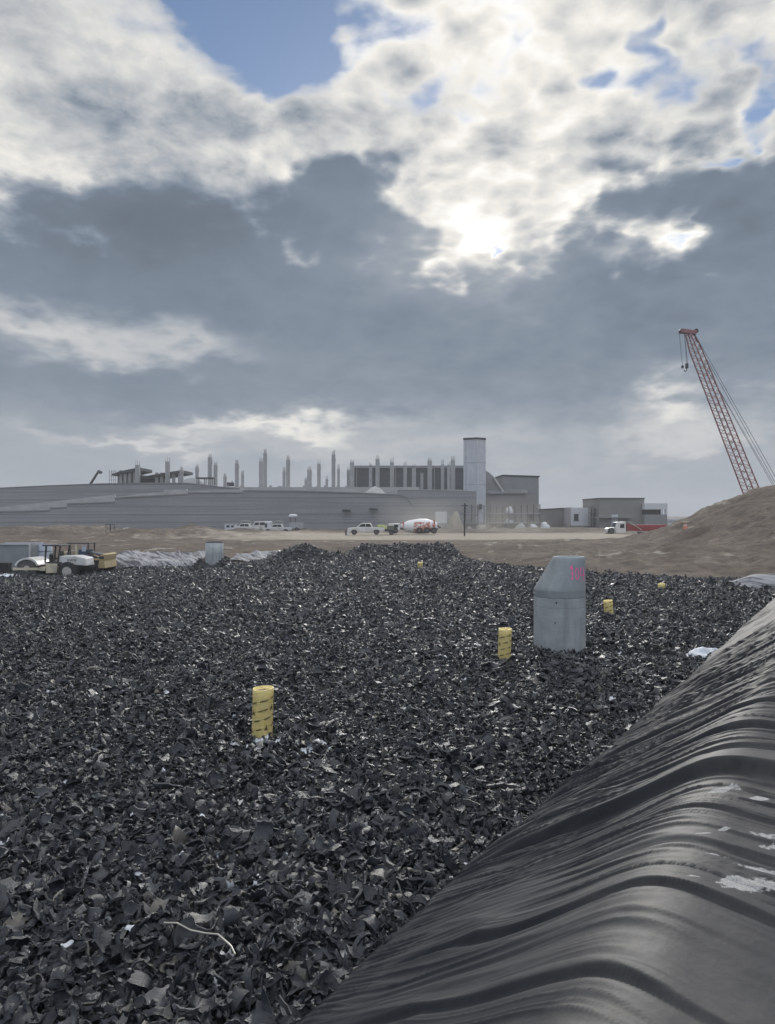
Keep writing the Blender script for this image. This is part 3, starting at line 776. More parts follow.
def pipe_print(m, r, h, seed):
    """rows of small black bar lettering wound round the tape, rising to the right"""
    rd = random.Random(seed); row = 0; z = .07
    while z < h - .05:
        a = -PI * .95 + rd.uniform(0, .8)
        while a < PI * .1:
            if rd.random() < .62:
                nlet = rd.randint(5, 8)
                for k in range(nlet):
                    aa = a + k * .11
                    block(m, r, aa, z + (aa + PI / 2) * .045, .036, .024 if rd.random() < .8 else .034, rd)
                a += nlet * .11 + .35
            else:
                zc = z + (a + PI / 2) * .045
                for (du_, dz_, wu, wz) in ((0, .035, .05, .02), (0, -.012, .11, .035), (.0, .012, .035, .02), (-.10, -.03, .05, .018), (.10, -.03, .05, .018)):
                    block(m, r, a + du_, zc + dz_, wu, wz, rd)
                a += .62
        z += .142; row += 1
def block(m, r, a, z, wa, hz, rd):
    R_ = r + .0035; v = []
    for zz in (z - hz / 2, z + hz / 2):
        for aa in (a - wa, a, a + wa): v.append((R_ * math.cos(aa), R_ * math.sin(aa), zz + (aa - a) * .045))
    m.add(v, [(0, 1, 4, 3), (1, 2, 5, 4)])
plabels = ['tall yellow wrapped pipe stub nearest the camera, standing in black shreds', 'slim yellow wrapped pipe stub left of the numbered concrete manhole',
           'short yellow pipe stub in the shreds just right of the manhole', 'smallest yellow pipe stub near the dirt bank at right',
           'far yellow pipe stub below the black shred heaps']
for i, ((x, y), p) in enumerate(zip(PIPE_XY, PIPES)):
    z0 = float(bed_h(x, y)); base_px = CAMZ - (p[0][1] - HY) / F * p[1]
    t = thing('yellow_pipe', (x, y, base_px), plabels[i], 'pipe', 'yellow wrapped pipe stubs in the shreds')
    t.rotation_euler = (R(.6 if i % 2 else -.4), R((-1.2, -1.6, 4, 3, -4)[i] * -1), 0)
    r, h = p[2], p[3]; n = 32; m = MB()
    jit = [.007 * math.sin(3 * 2 * PI * k / n + i) for k in range(n)]
    def pr(rad, z, tilt=0): return [((rad + jit[k]) * math.cos(2 * PI * k / n), (rad + jit[k]) * math.sin(2 * PI * k / n), z + tilt * math.sin(2 * PI * k / n + 1)) for k in range(n)]
    rings = [pr(r, -.5), pr(r, -.02)]
    nseg = max(2, int(h / .142))
    for k in range(1, nseg): rings += [pr(r - .003, h * k / nseg - .008), pr(r + .002, h * k / nseg + .004)]
    rings += [pr(r, h - .01, .012), pr(r - .004, h, .012), pr(r - .014, h, .012), pr(r - .016, h - .35)]
    m.loft(rings); m.build('pipe_wall', M_ytape, t)
    m = MB(); pipe_print(m, r + .008, h, 5 + i); m.build('printed_lettering', M_ink, t)
    m = MB(); cap = [(.0 + (r - .015) * math.cos(2 * PI * k / n), (r - .015) * math.sin(2 * PI * k / n), h - .05 + .01 * math.sin(2 * PI * k / n + 1)) for k in range(n)]
    m.add(cap, [tuple(range(n))]); m.build('inner_cap', simple('brown_cap', (.28, .20, .15), .8), t)
# ------------------------------------------------------------------ small things on the shreds
def crumpled(name, pos, lx, ly, hgt, mat, label, cat, seed, rz=0, n=40):
    u = np.linspace(-1, 1, n); U, V = np.meshgrid(u, u)
    X = pos[0] + (U * lx / 2) * math.cos(rz) - (V * ly / 2) * math.sin(rz) + .08 * lx * fbm(U * 2, V * 2, 3, seed)
    Y = pos[1] + (U * lx / 2) * math.sin(rz) + (V * ly / 2) * math.cos(rz) + .08 * ly * fbm(U * 2, V * 2, 3, seed + 5)
    rad = np.sqrt(U * U + V * V) + .35 * fbm(U * 2.2, V * 2.2, 3, seed + 9)
    Z = np.maximum(bed_h(X, Y), 0 * X - 9) + .03 + hgt * (.5 + .5 * fbm(U * 3, V * 2.2, 4, seed + 3)) * ss(1.0, .5, rad)
    o = grid_mesh(name, X, Y, Z, mat, keep=rad < 1)
    s = o.modifiers.new('thickness', 'SOLIDIFY'); s.thickness = .008
    return tag(o, label, cat)
M_wsheet = simple('white_sheet', (.62, .66, .72), .5, (.40, .43, .48), 3, .6, .2, 8)
crumpled('plastic_sheet', (8.05, 19.55), 1.0, .9, .22, M_wsheet, 'crumpled white plastic sheet lying between the shreds and the liner edge', 'plastic sheet', 201, .9)
crumpled('folded_sheet', (-25.1, 51.0), 1.5, 1.1, .25, M_wsheet, 'pale folded sheet lying on the shreds at the roller drum', 'plastic sheet', 211, .2)
w0 = [(165, 922), (178, 924.5), (192, 928), (206, 931), (219, 936), (232, 945), (236, 951)]
pts = []
for i, (px, py) in enumerate(w0):
    q = P(px, py, 1); k = (CAMZ - .17) / (CAMZ - q.z); pts.append(Vector((q.x * k, q.y * k, .17 + .02 * math.sin(i * 1.9))))
m = MB(); m.tube(pts, .0075, 6); tag(m.build('steel_wire', simple('bright_wire', (.42, .40, .36), .4, metal=.3)), 'long thin bent steel wire lying across the near shreds', 'wire')
# ------------------------------------------------------------------ grey fabric on the banks
def bank_fabric(name, label, xs, e0, e1, seed, lift=.07):
    n = 50; X = np.repeat(xs[None, :], n, 0); T_ = np.linspace(0, 1, n)[:, None]
    e = e0 + (e1 - e0) * T_ + .35 * fbm(X / 1.3, T_ * 2, 3, seed) * (T_ > .1)
    Y = d0(X) + e
    Z = np.maximum(ground_h(X, Y), bed_h(X, Y) - .10) + lift + .10 * (1 - np.abs(vnoise(X / .7 + T_ * 1.5, T_ * 1.2, seed + 1))) ** 2 + .05 * fbm(X / .4, T_ * 2, 3, seed + 2)
    o = grid_mesh(name, X, Y, Z, M_lav); s = o.modifiers.new('thickness', 'SOLIDIFY'); s.thickness = .02
    return tag(o, label, 'fabric sheet')
bank_fabric('geotextile_sheet', 'dirty white pleated fabric sheet on the bank right of the yellow dozer', np.arange(-20.9, -13.7, .1), -.9, 3.2, 301)
bank_fabric('geotextile_sheet', 'grey fabric strip on the bank between the far chamber and the shred heap', np.arange(-11.9, -8.3, .1), -.2, 3.0, 311)
# liner bulge where the berm meets the dirt at the right
xs = np.arange(17.0, 30, .12); X = np.repeat(xs[None, :], 50, 0); T_ = np.linspace(0, 1, 50)[:, None]
Y = np.interp(X, [17, 19, 21, 24, 30], [37.2, 35.6, 35.0, 34.4, 32]) + T_ * np.interp(X, [17, 20, 30], [2.0, 4.0, 5]) + .2 * fbm(X / 1.2, T_ * 2, 3, 322)
Z = bed_h(X, Y) - .22 + np.interp(X, [17, 18, 20, 24, 30], [.35, .75, .95, 1.1, 1.3]) * np.sin(PI * np.clip(T_ * 1.0, 0, 1)) ** .7 + .09 * (1 - np.abs(vnoise(X / .55 - T_ * 2.6, T_ * 1.4, 325))) ** 2
o = grid_mesh('geotextile_sheet', X, Y, Z, M_lav); s = o.modifiers.new('thickness', 'SOLIDIFY'); s.thickness = .02
tag(o, 'grey pleated fabric bulging over the pit corner at the foot of the dirt hill', 'fabric sheet')
# ------------------------------------------------------------------ far chamber, box and riser
def gz(x, y): return float(ground_h(x, y))
fc = thing('concrete_chamber', (-12.82, 57.0, -.2), 'pale concrete chamber section with a dark rim standing at the far left bank', 'chamber')
m = MB(); m.loft([ring(0, 0, .66, -.6), ring(0, 0, .66, .86)]); m.build('lower_section', M_conc, fc)
m = MB(); m.loft([ring(0, 0, .65, .87), ring(0, 0, .65, 1.66), ring(0, 0, .53, 1.66), ring(0, 0, .53, 1.1)]); m.build('upper_section', M_conc, fc)
m = MB(); m.loft([ring(0, 0, .66, 1.663), ring(0, 0, .66, 1.75), ring(0, 0, .54, 1.75), ring(0, 0, .54, 1.663)]); m.build('dark_rim', simple('dark_rim', (.12, .11, .12), .8), fc)
d = 56.0
a = P(-8, 545, d); b = P(29.5, 569, d)
bx_ = thing('concrete_vault', ((a.x + b.x) / 2, d + 1.1, b.z), 'open grey concrete vault with a pale top lip behind the roller drum', 'vault')
Wd = b.x - a.x; H = a.z - b.z
M_vault = simple('bluish_concrete', (.27, .295, .31), .85, (.20, .215, .23), 1.2, .7, .1, 6)
M_lip = simple('pale_lip', (.50, .51, .54), .8, (.36, .38, .40), 2, .6)
m = MB(); m.span((-Wd / 2, -1.1, -.3), (Wd / 2, -.95, H)); m.build('front_wall', M_vault, bx_)
m = MB(); m.span((-Wd / 2, .95, -.3), (Wd / 2, 1.1, H)); m.build('rear_wall', M_vault, bx_)
for sx in (-1, 1):
    m = MB(); m.span((sx * Wd / 2 - sx * .002, -.948, -.3), (sx * (Wd / 2 - .16), .948, H)); m.build('end_wall', M_vault, bx_)
m = MB(); m.span((-Wd / 2 - .05, -1.16, H + .002), (Wd / 2 + .05, -.98, H + .12)); m.span((Wd / 2 + .003, -1.16, -.2), (Wd / 2 + .07, -1.0, H)); m.span((-Wd / 2 - .05, .98, H + .002), (Wd / 2 + .05, 1.16, H + .12)); m.build('lip', M_lip, bx_)
a = P(31, 544.5, 57); b = P(46.5, 566, 57); rd_ = (b.x - a.x) / 2
cr = thing('concrete_riser', ((a.x + b.x) / 2, 58, b.z), 'round pale concrete riser between the vault and the roller cab', 'riser')
m = MB(); m.loft([ring(0, 0, rd_, -.3), ring(0, 0, rd_, a.z - b.z), ring(0, 0, rd_ - .12, a.z - b.z), ring(0, 0, rd_ - .12, .4)]); m.build('riser_wall', simple('blue_grey_concrete', (.34, .38, .44), .85, (.24, .27, .32), 1.5, .7), cr)
m = MB()
for zr in (.4, 1.05): m.loft([ring(0, 0, rd_ + .02, zr), ring(0, 0, rd_ + .02, zr + .04)])
m.build('joint_band', simple('joint_band', (.2, .22, .26), .85), cr)
a = P(-2, 562, 53); b = P(8, 573, 53)
bb = thing('dark_bin', ((a.x + b.x) / 2, 53.3, b.z), 'small black plastic bin at the left edge by the roller', 'bin')
m = MB(); m.box((0, 0, .3), (.7, .5, .7), taper=(1.12, 1.12)); m.build('bin_body', M_black, bb, .03)
m = MB(); m.box((0, 0, .68), (.82, .6, .05)); m.build('bin_rim', M_blackm, bb, .01)
# ------------------------------------------------------------------ roller
RD = 52.0; k = RD / F
def pz(px, py, cx, by): return ((px - cx) * k, (by - py) * k)
org = P(52, 577, RD)
ro = thing('road_roller', (org.x, RD + .95, org.z), 'cream and white soil roller with a fendered drum parked on the shreds', 'roller')
def q(px, py): return pz(px, py, 52, 577)
dx, dz = q(27.5, 568.5)
m = MB(); m.disc_y((dx, 0, dz), .66, -.95, .95, 40); drum = m.build('drum', simple('worn_drum', (.13, .125, .12), .5, (.05, .05, .05), 2, .6, metal=.4), ro)
m = MB(); m.disc_y((dx, 0, dz), .20, -1.02, 1.02, 16); m.build('drum_hub', M_rim, drum)
m = MB()   # curved fender
r0, r1 = .86, .72
arc = [R(a_) for a_ in range(18, 163, 8)]
m.prism([(dx + r0 * math.cos(t_), dz + r0 * math.sin(t_) * .84) for t_ in arc] + [(dx + r1 * math.cos(t_), dz + r1 * math.sin(t_) * .84) for t_ in arc[::-1]], -1.02, 1.02); m.build('fender', M_paint_w, ro)
m = MB()
for sy in (-1.06, 1.0): m.span((dx - .84, sy, dz - .10), (dx + .95, sy + .06, dz + .06))
m.span((dx + .90, -1.06, dz - .14), (dx + 1.25, 1.06, dz + .10)); m.span((dx - .9, -1.06, dz - .1), (dx - .845, 1.06, dz + .06)); m.build('drum_frame', M_cream, ro)
m = MB(); m.span((-.72, -.5, .30), (.1, .5, .62)); m.build('articulation_joint', M_black, ro, .04)
m = MB(); m.span((-.40, -.95, .24), (.36, .95, .90)); bt = m.build('side_tank', M_cream, ro, .05)
m = MB()
for zz in (.36, .53, .70): m.span((.12, -.985, zz), (.36, -.951, zz + .07))
m.build('step', M_rim, bt)
m = MB(); m.span((-.50, -.85, .90), (.62, .85, 1.0)); m.build('cab_floor', M_blackm, ro)
m = MB()
for x_ in (-.52, .40):
    for y_ in (-.78, .72): m.box((x_ + .04, y_ + .03, 1.55), (.09, .09, 1.15), ry=R(4 if x_ < 0 else 9))
m.build('cab_post', M_blackm, ro)
m = MB(); m.span((-.66, -.92, 2.08), (.52, .92, 2.17)); m.build('canopy', M_blackm, ro, .03)
m = MB(); m.span((-.15, -.28, 1.15), (.32, .28, 1.25)); m.span((.22, -.28, 1.25), (.34, .28, 1.72)); m.build('seat', M_black, ro, .04)
m = MB(); m.span((-.50, -.2, 1.0), (-.34, .2, 1.5)); cs = m.build('steering_console', M_black, ro, .03)
m = MB(); m.tube([(-.34 + .16 * math.cos(t_), .16 * math.sin(t_) , 1.55) for t_ in np.linspace(0, 2 * PI, 13)], .015, 6); m.build('steering_wheel', M_blackm, cs)
m = MB(); m.prism([q(57.5, 565), q(57.5, 556.3), q(74, 556), q(84.5, 558.3), q(86, 566.2), q(78, 565.6), q(70, 565.2)], -.72, .72); hd = m.build('engine_hood', M_paint_w, ro, .05)
m = MB()
for x_ in np.arange(.98, 1.6, .09): m.span((x_, -.728, 1.05), (x_ + .04, -.716, 1.2))
m.build('hood_vent', M_blackm, hd)
m = MB(); m.span((.3, -.6, .45), (2.0, .6, .80)); m.build('rear_chassis', M_black, ro, .04)
for sy in (-1, 1):
    tx, tz = q(67.5, 571.5)
    y0, y1 = (-.98, -.50) if sy < 0 else (.50, .98)
    m = MB(); m.disc_y((tx, 0, tz), .60, y0, y1, 28)
    for t_ in range(24):
        a_ = 2 * PI * t_ / 24; m.box((tx + .61 * math.cos(a_), (y0 + y1) / 2, tz + .61 * math.sin(a_)), (.06, .46, .07), ry=-a_)
    wl = m.build('wheel', M_black, ro)
    m = MB(); m.disc_y((tx, 0, tz), .32, y0 - .01, y1 + .01, 20); m.build('rim', M_rim, wl)
# ------------------------------------------------------------------ dozer behind it
RD2 = 54.5; k2 = RD2 / F; org = P(87, 570, RD2)
dz_ = thing('yellow_dozer', (org.x, RD2 + .95, org.z), 'yellow tracked dozer with an open cab behind the roller hood', 'dozer')
def q3(px, py): return ((px - 87) * k2, (570 - py) * k2)
for sy in (-1, 1):
    m = MB(); y0 = -.95 if sy < 0 else .55
    a_ = [R(v) for v in range(90, 271, 15)]; b_ = [R(v) for v in range(-90, 91, 15)]
    xl, xr = -.95, .95; rz_ = .33
    m.prism([(xl + rz_ * math.cos(t_), .33 + rz_ * math.sin(t_)) for t_ in a_] + [(xr + rz_ * math.cos(t_), .33 + rz_ * math.sin(t_)) for t_ in b_], y0, y0 + .4)
    tk = m.build('track', M_black, dz_)
    m = MB()
    for x_ in (-.95, -.5, 0, .5, .95): m.disc_y((x_, 0, .33), .16, y0 - .02, y0 + .42, 12)
    m.build('track_roller', M_steel, tk)
m = MB(); m.span((-.9, -.5, .45), (1.0, .5, .75)); m.span((-.35, -.97, .68), (1.1, .97, .78)); m.build('chassis', M_yellow_m, dz_, .03)
m = MB(); m.prism([q3(87, 561), q3(87, 552), q3(99, 554.5), q3(100, 561)], -.42, .42); m.build('engine_hood', simple('dark_hood', (.06, .07, .10), .6, (.1, .09, .07), 3, .5), dz_, .03)
m = MB()
for (x_, mt) in ((-1.33, 0), (-.05, 0)):
    for y_ in (-.62, .56): m.span((x_, y_, .75), (x_ + .07, y_ + .06, 1.84))
m.build('cab_post', M_blackm, dz_)
m = MB(); m.span((-.90, -.70, .78), (-.76, -.58, 1.90)); m.build('cream_post', M_cream, dz_)
m = MB(); m.span((-1.45, -.72, 1.85), (.10, .72, 1.93)); m.build('cab_roof', M_blackm, dz_, .02)
m = MB(); m.span((-.70, -.60, .79), (-.10, .5, 1.45)); m.build('cab_door', simple('dark_blue_panel', (.05, .07, .12), .4), dz_, .02)
m = MB(); m.span((-.46, -.63, 1.30), (-.16, -.605, 1.72)); m.build('cab_window', simple('hazy_glass', (.45, .50, .58), .3), dz_)
m = MB(); m.prism([q3(100, 568), q3(101.3, 556), q3(104, 553.6), q3(107, 554.5), q3(105.8, 561), q3(107, 568)], -1.2, 1.2); bl = m.build('blade', M_yellow_m, dz_, .02)
m = MB(); m.span((1.0, -1.22, .80), (1.32, -1.203, .98)); m.build('blade_recess', M_dark, bl)
m = MB(); m.tube([(.1, -.8, .5), (1.1, -.8, .45)], .06, 8); m.tube([(.1, .8, .5), (1.1, .8, .45)], .06, 8); m.tube([(.35, -.5, 1.05), (1.1, -.5, .75)], .045, 8); m.build('push_arm', M_yellow_m, dz_)
# ------------------------------------------------------------------ road vehicles
def wheel(parent, x, y0, y1, r, rim=.55):
    m = MB(); m.disc_y((x, 0, r), r, y0, y1, 20); w = m.build('wheel', M_black, parent)
    m = MB(); m.disc_y((x, 0, r), r * rim, y0 - .01, y1 + .01, 14); m.build('rim', M_steel, w); return w
def make_pickup(loc, label, rz=0, group=None, name='pickup_truck'):
    t = thing(name, loc, label, 'pickup truck', group, rz)
    m = MB(); m.prism([(-2.75, .45), (-2.82, .75), (-2.72, 1.02), (-1.45, 1.12), (-1.40, 1.14), (2.85, 1.10), (2.88, .55), (2.3, .45), (1.9, .75), (1.3, .75), (1.0, .42), (-1.25, .42), (-1.5, .75), (-2.1, .75), (-2.35, .45)], -.92, .92)
    body = m.build('body', M_paint_w, t, .04)
    m = MB(); m.prism([(-1.45, 1.12), (-.75, 1.72), (-.45, 1.78), (.75, 1.76), (1.05, 1.12)], -.80, .80); cab = m.build('cab', M_paint_w, t, .05)
    for sy in (-.806, .799):
        m = MB(); m.prism([(-1.12, 1.2), (-.68, 1.62), (-.08, 1.66), (-.08, 1.2)], sy, sy + .007); m.build('window', M_glass, cab)
        m = MB(); m.prism([(0.0, 1.2), (0.0, 1.66), (.62, 1.64), (.85, 1.2)], sy, sy + .007); m.build('window', M_glass, cab)
    m = MB(); m.add([(-1.44, -.7, 1.16), (-1.44, .7, 1.16), (-.83, .66, 1.68), (-.83, -.66, 1.68)], [(0, 1, 2, 3)]); m.build('windscreen', M_glass, cab)
    m = MB(); m.span((1.15, -.80, .95), (2.78, .80, 1.125)); m.build('bed_liner', M_blackm, t)
    for sy in (-.7, .7):
        m = MB(); m.box((-2.76, sy, .86), (.06, .3, .16)); m.build('headlight', simple('lamp_glass', (.6, .62, .65), .2), t)
        m = MB(); m.box((2.88, sy * 1.15, .9), (.05, .14, .26)); m.build('tail_light', simple('red_lamp', (.35, .02, .02), .3), t)
    m = MB(); m.box((-2.83, 0, .56), (.12, 1.8, .18)); m.build('bumper', M_steel, t, .02)
    for x_ in (-1.8, 1.62):
        for (a_, b_) in ((-.94, -.68), (.68, .94)): wheel(t, x_, a_, b_, .40)
    m = MB()
    for x_ in (-.02, .92): m.span((x_, -.928, .6), (x_ + .02, -.921, 1.1))
    m.build('door_seam', M_blackm, body)
    return t
D_ = 118; o_ = P(366.5, 534.6, D_)
pk = make_pickup((o_.x, D_, o_.z), 'white pickup truck on the dusty road left of the mixer truck')
m = MB(); m.box((2.25, -.2, 1.32), (.9, 1.1, .34)); m.box((2.9, -.3, 1.1), (.55, .8, .5), rz=.2); m.build('lime_load_cover', M_hiviz, pk, .06)
tl = thing('flatbed_trailer', (P(397, 535, 119).x - 1.0, 119, P(397, 535, 119).z), 'low dark trailer between the white pickup and the mixer truck', 'trailer')
m = MB(); m.span((-1.9, -.9, .55), (1.2, .9, .68)); m.build('deck', M_blackm, tl)
m = MB(); m.span((-1.2, -.6, .69), (.6, .5, 1.45)); m.build('load', simple('dull_green_load', (.10, .12, .10), .8, (.2, .2, .17), 2), tl, .05)
for (a_, b_) in ((-.95, -.75), (.75, .95)): wheel(tl, .2, a_, b_, .36)
# mixer truck
D_ = 121; k_ = D_ / F; o_ = P(416, 533.6, D_)
mx_ = thing('concrete_mixer_truck', (o_.x, D_ + 1.1, o_.z), 'concrete mixer truck with a white and orange-red drum in the road dust', 'mixer truck')
def q4(px, py): return ((px - 416) * k_, (533.6 - py) * k_)
ax = np.linspace(0, 1, 15); rings = []
prof = np.interp(ax, [0, .06, .2, .5, .72, .92, 1], [.30, .55, .95, 1.18, 1.15, .75, .55])
x0, z0_ = q4(401, 526.8); x1, z1_ = q4(438, 526)
for t_, r_ in zip(ax, prof):
    cx_, cz_ = x0 + (x1 - x0) * t_, z0_ + (z1_ - z0_) * t_
    rings.append([(cx_, r_ * math.cos(2 * PI * j / 28), cz_ + r_ * math.sin(2 * PI * j / 28)) for j in range(28)])
def f_drum(p, t):
    o = OBJ(); x, y, z = SEP(o)
    band = M('MULTIPLY', MAP(x, -.35, -.25), MAP(x, 3.2, 3.1))
    cut = MAP(NOISE(VM('MULTIPLY', o, (1, 1, 1.6)), 1.7, 3, .7), .42, .50)
    low = MAP(M('ADD', z, M('MULTIPLY', NOISE(o, 2, 3, .5), .3)), 1.98, 1.92)
    f = M('MULTIPLY', M('MULTIPLY', band, cut), low)
    _in(p.inputs['Base Color'], MIX(f, (.72, .72, .73), (.42, .15, .11))); p.inputs['Roughness'].default_value = .5
m = MB(); m.loft(rings); m.build('drum', material('drum_paint', f_drum), mx_)
m = MB(); m.span(q4(389, 529)[:1] + (-.9,) + (.6,), q4(397.5, 529)[:1] + (.9, 1.55)); m.prism([q4(392, 528), q4(393, 523.6), q4(400.5, 523.4), q4(400.5, 531)], -1.05, 1.05); cb = m.build('cab', M_paint_w, mx_, .05)
for sy in (-1.057, 1.05):
    m = MB(); m.prism([q4(394, 527.6), q4(394.6, 524.6), q4(398.5, 524.6), q4(398.5, 527.6)], sy, sy + .007); m.build('window', M_glass, cb)
m = MB(); m.span((-4.1, -.5, .62), (3.6, .5, .82)); m.build('chassis', M_blackm, mx_)
m = MB(); m.prism([(3.0, 1.5), (3.4, 1.5), (4.1, .9), (3.85, .8)], -.3, .3); m.build('chute', M_steel, mx_)
m = MB(); m.span((2.9, -.7, .8), (3.1, .7, 2.2)); m.span((-2.0, -.6, .8), (-1.8, .6, 1.9)); m.build('drum_stand', M_orange, mx_)
for x_ in (-3.2, .6, 1.8, 2.9):
    for (a_, b_) in ((-1.15, -.8), (.8, 1.15)): wheel(mx_, x_, a_, b_, .48)
# dump truck
D_ = 126; k_ = D_ / F; o_ = P(636, 534, D_)
dt = thing('dump_truck', (o_.x, D_ + 1.2, o_.z), 'dump truck with a white cab and long dark red bed behind the dirt hill', 'dump truck')
def q5(px, py): return ((px - 636) * k_, (534 - py) * k_)
m = MB(); m.prism([q5(608.3, 533), q5(608.3, 529), q5(610, 528), q5(616.5, 527.2), q5(616.5, 533)], -.85, .85); m.build('hood', M_paint_w, dt, .06)
m = MB(); m.prism([q5(616, 533), q5(616, 527.3), q5(617.6, 522.3), q5(626.5, 521.6), q5(626.8, 533)], -1.15, 1.15); cb = m.build('cab', M_paint_w, dt, .05)
for sy in (-1.157, 1.15):
    m = MB(); m.prism([q5(620.5, 528), q5(621.0, 524), q5(625, 524), q5(625, 528)], sy, sy + .007); m.build('window', M_glass, cb)
m = MB(); m.add([(q5(616, 527)[0] - .01, -1, q5(0, 527)[1]), (q5(616, 527)[0] - .01, 1, q5(0, 527)[1]), (q5(617.4, 523)[0] - .02, 1, q5(0, 523)[1]), (q5(617.4, 523)[0] - .02, -1, q5(0, 523)[1])], [(0, 1, 2, 3)]); m.build('windscreen', M_glass, cb)
m = MB(); m.prism([q5(627.5, 531), q5(627.5, 523.2), q5(633, 525.0), q5(667, 524.8), q5(668.5, 531)], -1.25, 1.25); bd = m.build('dump_bed', M_red, dt, .03)
m = MB()
for px in range(633, 667, 5): m.span((q5(px, 0)[0], -1.30, q5(0, 530.5)[1]), (q5(px, 0)[0] + .12, -1.252, q5(0, 525.3)[1]))
m.build('bed_rib', M_red, bd)
m = MB(); m.span((q5(627.5, 0)[0], -1.33, q5(0, 532)[1]), (q5(668, 0)[0], -1.20, q5(0, 531.2)[1])); m.build('bed_rail', M_rim, bd)
m = MB(); m.tube([q5(628.5, 521.5)[:1] + (-1.36,) + q5(0, 521.5)[1:], q5(642, 530)[:1] + (-1.36,) + q5(0, 530)[1:]], .06, 6); m.build('tarp_arm', M_rim, dt)
m = MB(); m.span((-4.4, -.45, .6), (5.2, .45, .8)); m.build('chassis', M_blackm, dt)
for x_ in (-3.95, 1.4, 2.7, 4.0):
    for (a_, b_) in ((-1.2, -.85), (.85, 1.2)): wheel(dt, x_, a_, b_, .5)
# vehicles and stores parked along the wall
D_ = 150; k_ = D_ / F
def at(px, py=532.5): v = P(px, py, D_); return (v.x, D_, v.z)
t = thing('site_cabin', at(231.5), 'small white site cabin at the left end of the parked row', 'cabin')
m = MB(); m.box((0, 0, .95), (2.1, 1.8, 1.5)); m.build('cabin_wall', M_whitew, t, .03)
m = MB(); m.box((0, 0, 1.76), (2.3, 2.0, .1)); m.build('roof', M_deck, t)
m = MB(); m.span((-.7, -.93, 1.0), (-.1, -.905, 1.4)); m.span((.2, -.93, 1.0), (.7, -.905, 1.4)); m.build('window', M_glass, t)
p1 = make_pickup(at(246), 'white pickup with an arched rack, left of the portable toilet', 0, 'white pickups parked below the block wall')
m = MB(); m.tube([(-.9, -.7, 1.7), (-.6, -.7, 2.25), (.2, -.7, 2.4), (1.0, -.7, 2.2), (1.2, -.7, 1.5)], .06, 6); m.build('rack', M_rim, p1)
v = thing('white_van', at(258, 531.8), 'white boxy van between the racked pickup and the portable toilet', 'van')
v.location.y = 153.0
m = MB(); m.prism([(-1.9, .4), (-1.95, 1.0), (-1.3, 1.3), (-.9, 2.0), (2.3, 2.05), (2.4, .4)], -.95, .95); vb = m.build('body', M_paint_w, v, .06)
m = MB()
m.prism([(-1.05, 1.3), (-.78, 1.8), (-.1, 1.8), (-.1, 1.3)], -.958, -.95); m.span((.1, -.958, 1.3), (2.0, -.951, 1.8)); m.build('window', M_glass, vb)
for x_ in (-1.3, 1.6):
    for (a_, b_) in ((-1, -.75), (.75, 1)): wheel(v, x_, a_, b_, .36)
t = thing('portable_toilet', at(267.5, 533), 'white portable toilet with a dark doorway in the parked row', 'toilet')
m = MB(); m.box((.25, 0, 1.05), (1.2, 1.2, 2.1)); m.build('cabin_wall', M_whitew, t, .04)
m = MB(); m.box((.25, 0, 2.16), (1.3, 1.3, .14), taper=(.8, .8)); m.build('roof', M_whitew, t)
m = MB(); m.span((-.32, -.63, .1), (.15, -.603, 1.85)); m.build('door', M_dark, t)
copy_thing(p1, at(278.5, 533), 'white pickup just right of the portable toilet')
t = thing('material_pile', at(287, 533), 'low white wrapped material pile beside the raised tank', 'pile')
m = MB()
for i_ in range(5): m.box((-.9 + .45 * i_, .1 * (i_ % 2), .3 + .12 * (i_ % 3)), (.5, .9, .6 + .2 * (i_ % 3)), rz=.2 * i_)
m.build('wrapped_bundle', M_wsheet, t, .05)
t = thing('water_tank', at(291, 531), 'white oval tank raised on a stand above the grey trailer', 'tank')
t.location.y = 154
m = MB(); m.loft([[(x_, r_ * math.cos(2 * PI * j / 20), 2.9 + r_ * .75 * math.sin(2 * PI * j / 20)) for j in range(20)] for x_, r_ in zip((-.85, -.7, -.3, .3, .7, .85), (.2, .45, .55, .55, .45, .2))]); m.build('tank_body', M_whitew, t)
m = MB()
for x_ in (-.5, .5):
    for y_ in (-.35, .35): m.tube([(x_, y_, 0), (x_, y_, 2.6)], .05, 6)
m.build('stand', M_steel, t)
t = thing('cargo_trailer', at(296.5, 531), 'pale grey box trailer at the right end of the parked row', 'trailer')
m = MB(); m.span((-1.2, -.9, .5), (1.4, .9, 1.6)); m.build('box', simple('pale_grey_panel', (.36, .37, .39), .7, (.28, .28, .3)), t, .04)
for (a_, b_) in ((-.95, -.75), (.75, .95)): wheel(t, .2, a_, b_, .36)
m = MB(); m.tube([(1.4, 0, .55), (2.2, 0, .5)], .05, 6); m.build('tow_bar', M_steel, t)
# posts beside the road
t = P(346.4, 536, 116); pp = thing('marker_post', t, 'short dark post beside the white one left of the pickup', 'post')
m = MB(); m.box((0, 0, .35), (.22, .22, .9)); m.build('post', M_blackm, pp); m = MB(); m.box((0, 0, .83), (.26, .26, .05)); m.build('cap', M_black, pp)
t = P(348.6, 536.2, 116); pp = thing('marker_post', t, 'short white post beside the road left of the pickup', 'post')
m = MB(); m.box((0, 0, .3), (.26, .26, .8)); m.build('post', M_whitew, pp); m = MB(); m.box((0, 0, .73), (.3, .3, .05)); m.build('cap', M_whitew, pp)
t = P(465, 539.5, 112); pp = thing('utility_pole', t, 'thin dark pole standing in the road dust near the tower', 'pole')
m = MB(); m.tube([(0, 0, -.5), (0, 0, 5.3)], .1, 8, rs=[.12, .08]); m.build('pole', M_blackm, pp); m = MB(); m.span((-.5, -.05, 4.9), (.5, .05, 5.0)); m.build('crossbar', M_blackm, pp)
